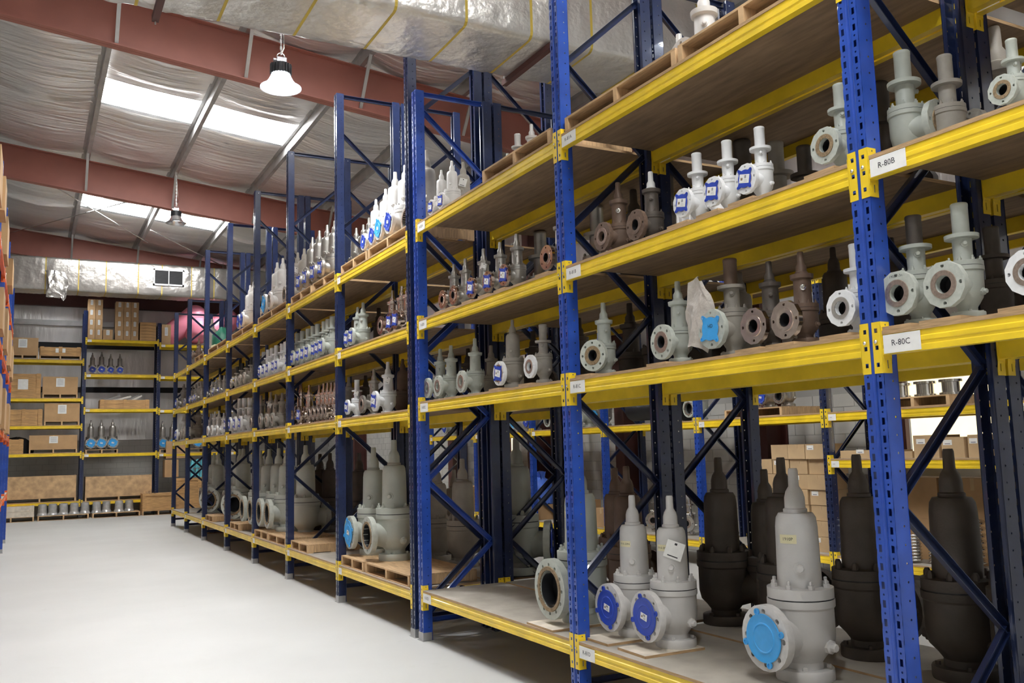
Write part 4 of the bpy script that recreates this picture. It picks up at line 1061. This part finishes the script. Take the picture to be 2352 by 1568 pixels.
# blue bag and boxes further along
mb = MB().lathe([(.05, 0), (.24, .02), (.30, .18), (.27, .36), (.16, .50), (.06, .56), (.10, .68)], 18, closed=True); rn = random.Random(4)
mb.v = [(x*1.0+rn.uniform(-.035, .035), y*1.1+rn.uniform(-.035, .035), zz+rn.uniform(-.02, .02)) for x, y, zz in mb.v]
tag(obj('plastic_bag', mb.mesh('plastic_bag', ['blue_bag'], 70), None, (X3+.42, 17.08, zD+.30)), 'crumpled blue plastic bag on cartons in the wall rack', 'bag')
for k, (y0, y1, h) in enumerate(((16.80, 17.36, .30), (15.2, 15.55, .45), (14.6, 15.1, .3), (14.1, 14.5, .35))): carton(X3+.1, X3+.7, y0, y1, zD+.001, zD+h, 'open brown carton near the blue bag, %s from left' % ORD[k], face='-x', lab=False)
for k, (y0, y1, h) in enumerate(((18.8, 19.35, .5), (18.2, 18.7, .7), (17.4, 18.0, .4), (20.1, 20.9, .6), (21.2, 21.9, .5))): carton(X3+.1, X3+.75, y0, y1, zD+.001, zD+h, 'brown carton far along the low wall shelf, number %s' % ['one','two','three','four','five'][k], face='-x', lab=False)

# ------------------------------------------------------------------ rack at the left edge
for k, (y0, y1, lev, h, out) in enumerate(((11.9, 12.8, 4.9, .55, .05), (12.9, 13.6, 4.9, .45, .08), (14.6, 15.6, 3.6, .6, .06), (15.7, 16.7, 4.9, .6, .05), (17.3, 18.3, 3.6, .7, .06), (18.5, 19.5, 4.9, .5, .08), (20.2, 21.5, 3.6, .7, .06), (15.0, 16.2, 2.3, .7, .05), (18.0, 19.2, 2.3, .7, .05), (21.0, 22.2, 2.3, .6, .06), (23.0, 24.4, 3.6, .7, .05))):
    carton(-1.2, -.46+out, y0, y1, lev+SURF+.001, lev+SURF+h, 'carton number %s in the rack at the left edge' % ['one','two','three','four','five','six','seven','eight','nine','ten','eleven'][k], face='-x', lab=False, tape=False)

# ------------------------------------------------------------------ writing on the valves
def valve_at(side_lev, px, ytop):
    pass
def find_valve(X, Y, z):
    return min((e[0] for e in VALVES), key=lambda o: (o.location-Vector((X, Y, z))).length)
def wrap_text(root, txt, size, R, z, phi0, m, ext=0., parent_name='body'):
    v, f = text_mb(txt, size, ext)
    vs = []
    for x, y, e in v:
        a = phi0+x/R; r = R+.002+e; vs.append((r*math.cos(a), r*math.sin(a), z+y))
    par = [c for c in root.children if c.name.split('.')[0] == parent_name][0]
    obj('lettering', MB().add(vs, f).mesh('lettering', [m]), par)
def note(root, txt, R, z, phi, w=.085, h=.042):
    mb = MB(); n = 6; vs = []
    for i in range(n+1):
        a = phi+(i/n-.5)*w/R
        for zz in (-h/2, h/2):
            for r in (R+.001, R+.0022): vs.append((r*math.cos(a), r*math.sin(a), z+zz))
    fs = []
    for i in range(n):
        b = i*4; c = b+4
        fs += [(b+1, c+1, c+3, b+3), (b, b+2, c+2, c), (b+2, b+3, c+3, c+2), (b, c, c+1, b+1)]
    fs += [(0, 1, 3, 2), (n*4, n*4+2, n*4+3, n*4+1)]
    mb.add(vs, fs)
    v, f = text_mb(txt, .021, 0, 0, 'CENTER'); tv = []
    for x, y, e in v:
        a = phi+x/R; tv.append(((R+.003)*math.cos(a), (R+.003)*math.sin(a), z+y))
    mb.add(tv, f, 1)
    par = [c for c in root.children if c.name.split('.')[0] == 'bonnet'][0]
    obj('paper_note', mb.mesh('paper_note', ['yellow_note', 'ink']), par)
bigs = [e[0] for e in VALVES if e[3] and e[3][2] == 'big']
big = [b for b in bigs if b.location.y < 5.5][0]; big2 = [b for b in bigs if b.location.y > 5.5][0]
wrap_text(big, 'ORIGIN CHINA', .034, .1445, .245, math.radians(-112), 'grey_paint', .003)
note(big, '1910P', .1025, .665, math.radians(-160)); note(big2, '1927', .1025, .66, math.radians(-170))
pair = sorted([e[0] for e in VALVES if e[3] and e[3][0] == 'n' and e[3][1] == 3 and e[2] == 'round' and e[3][2] == 0], key=lambda o: -o.location.y)
for p_ in pair: note(p_, '1910-30N', .1020, .655, math.radians(-165), .095)
def flange_text(root, txt, size, yy, zz, m='ink', off=.004):
    of = [c for c in root.children if c.name.split('.')[0] == 'outlet_flange'][0]
    v, f = text_mb(txt, size, 0, 0, 'CENTER')
    obj('marking', MB().add([(-off, -(x+yy), y+zz) for x, y, e in v], f).mesh('marking', [m]), of)
c80 = sorted([e[0] for e in VALVES if e[3] and e[3][0] == 'n' and e[3][1] == 2 and e[4][1] < 3.0 and e[3][2] == 0], key=lambda o: -o.location.y)
flange_text(c80[0], '1906 F-3n', .17, 0, .76)
hd = [e[0] for e in VALVES if e[2] == 'lightsq'][0]
flange_text(hd, 'HD', .26, .05, .12, 'ink', .095)

# crumpled plastic sheet hanging beside the light-blue covered valve
rn = random.Random(11); nx, nz = 9, 11; vs = []
px0 = hd.location
for j in range(nz):
    for i in range(nx):
        t = i/(nx-1); q = j/(nz-1); wdt = .10+.10*math.sin(PI*min(1, q*1.15))
        vs.append((px0.x-.16+.03*math.sin(5*t+3*q)+rn.uniform(-.008, .008), px0.y+.16-(t-.35)*wdt*1.6+.03*q, px0.z+.50-.44*q+.03*math.sin(4*t)+rn.uniform(-.006, .006)))
mb = MB().add(vs, [(j*nx+i, j*nx+i+1, (j+1)*nx+i+1, (j+1)*nx+i) for j in range(nz-1) for i in range(nx-1)])
mat('milky_sheet', (.52, .47, .42), .3, 0, .12, 8, .4, 30)
tag(obj('plastic_sheet', mb.mesh('plastic_sheet', ['milky_sheet'], 70, solid=.002)), 'crumpled milky plastic sheet against the valve with light-blue cover', 'plastic sheet')
#MARK
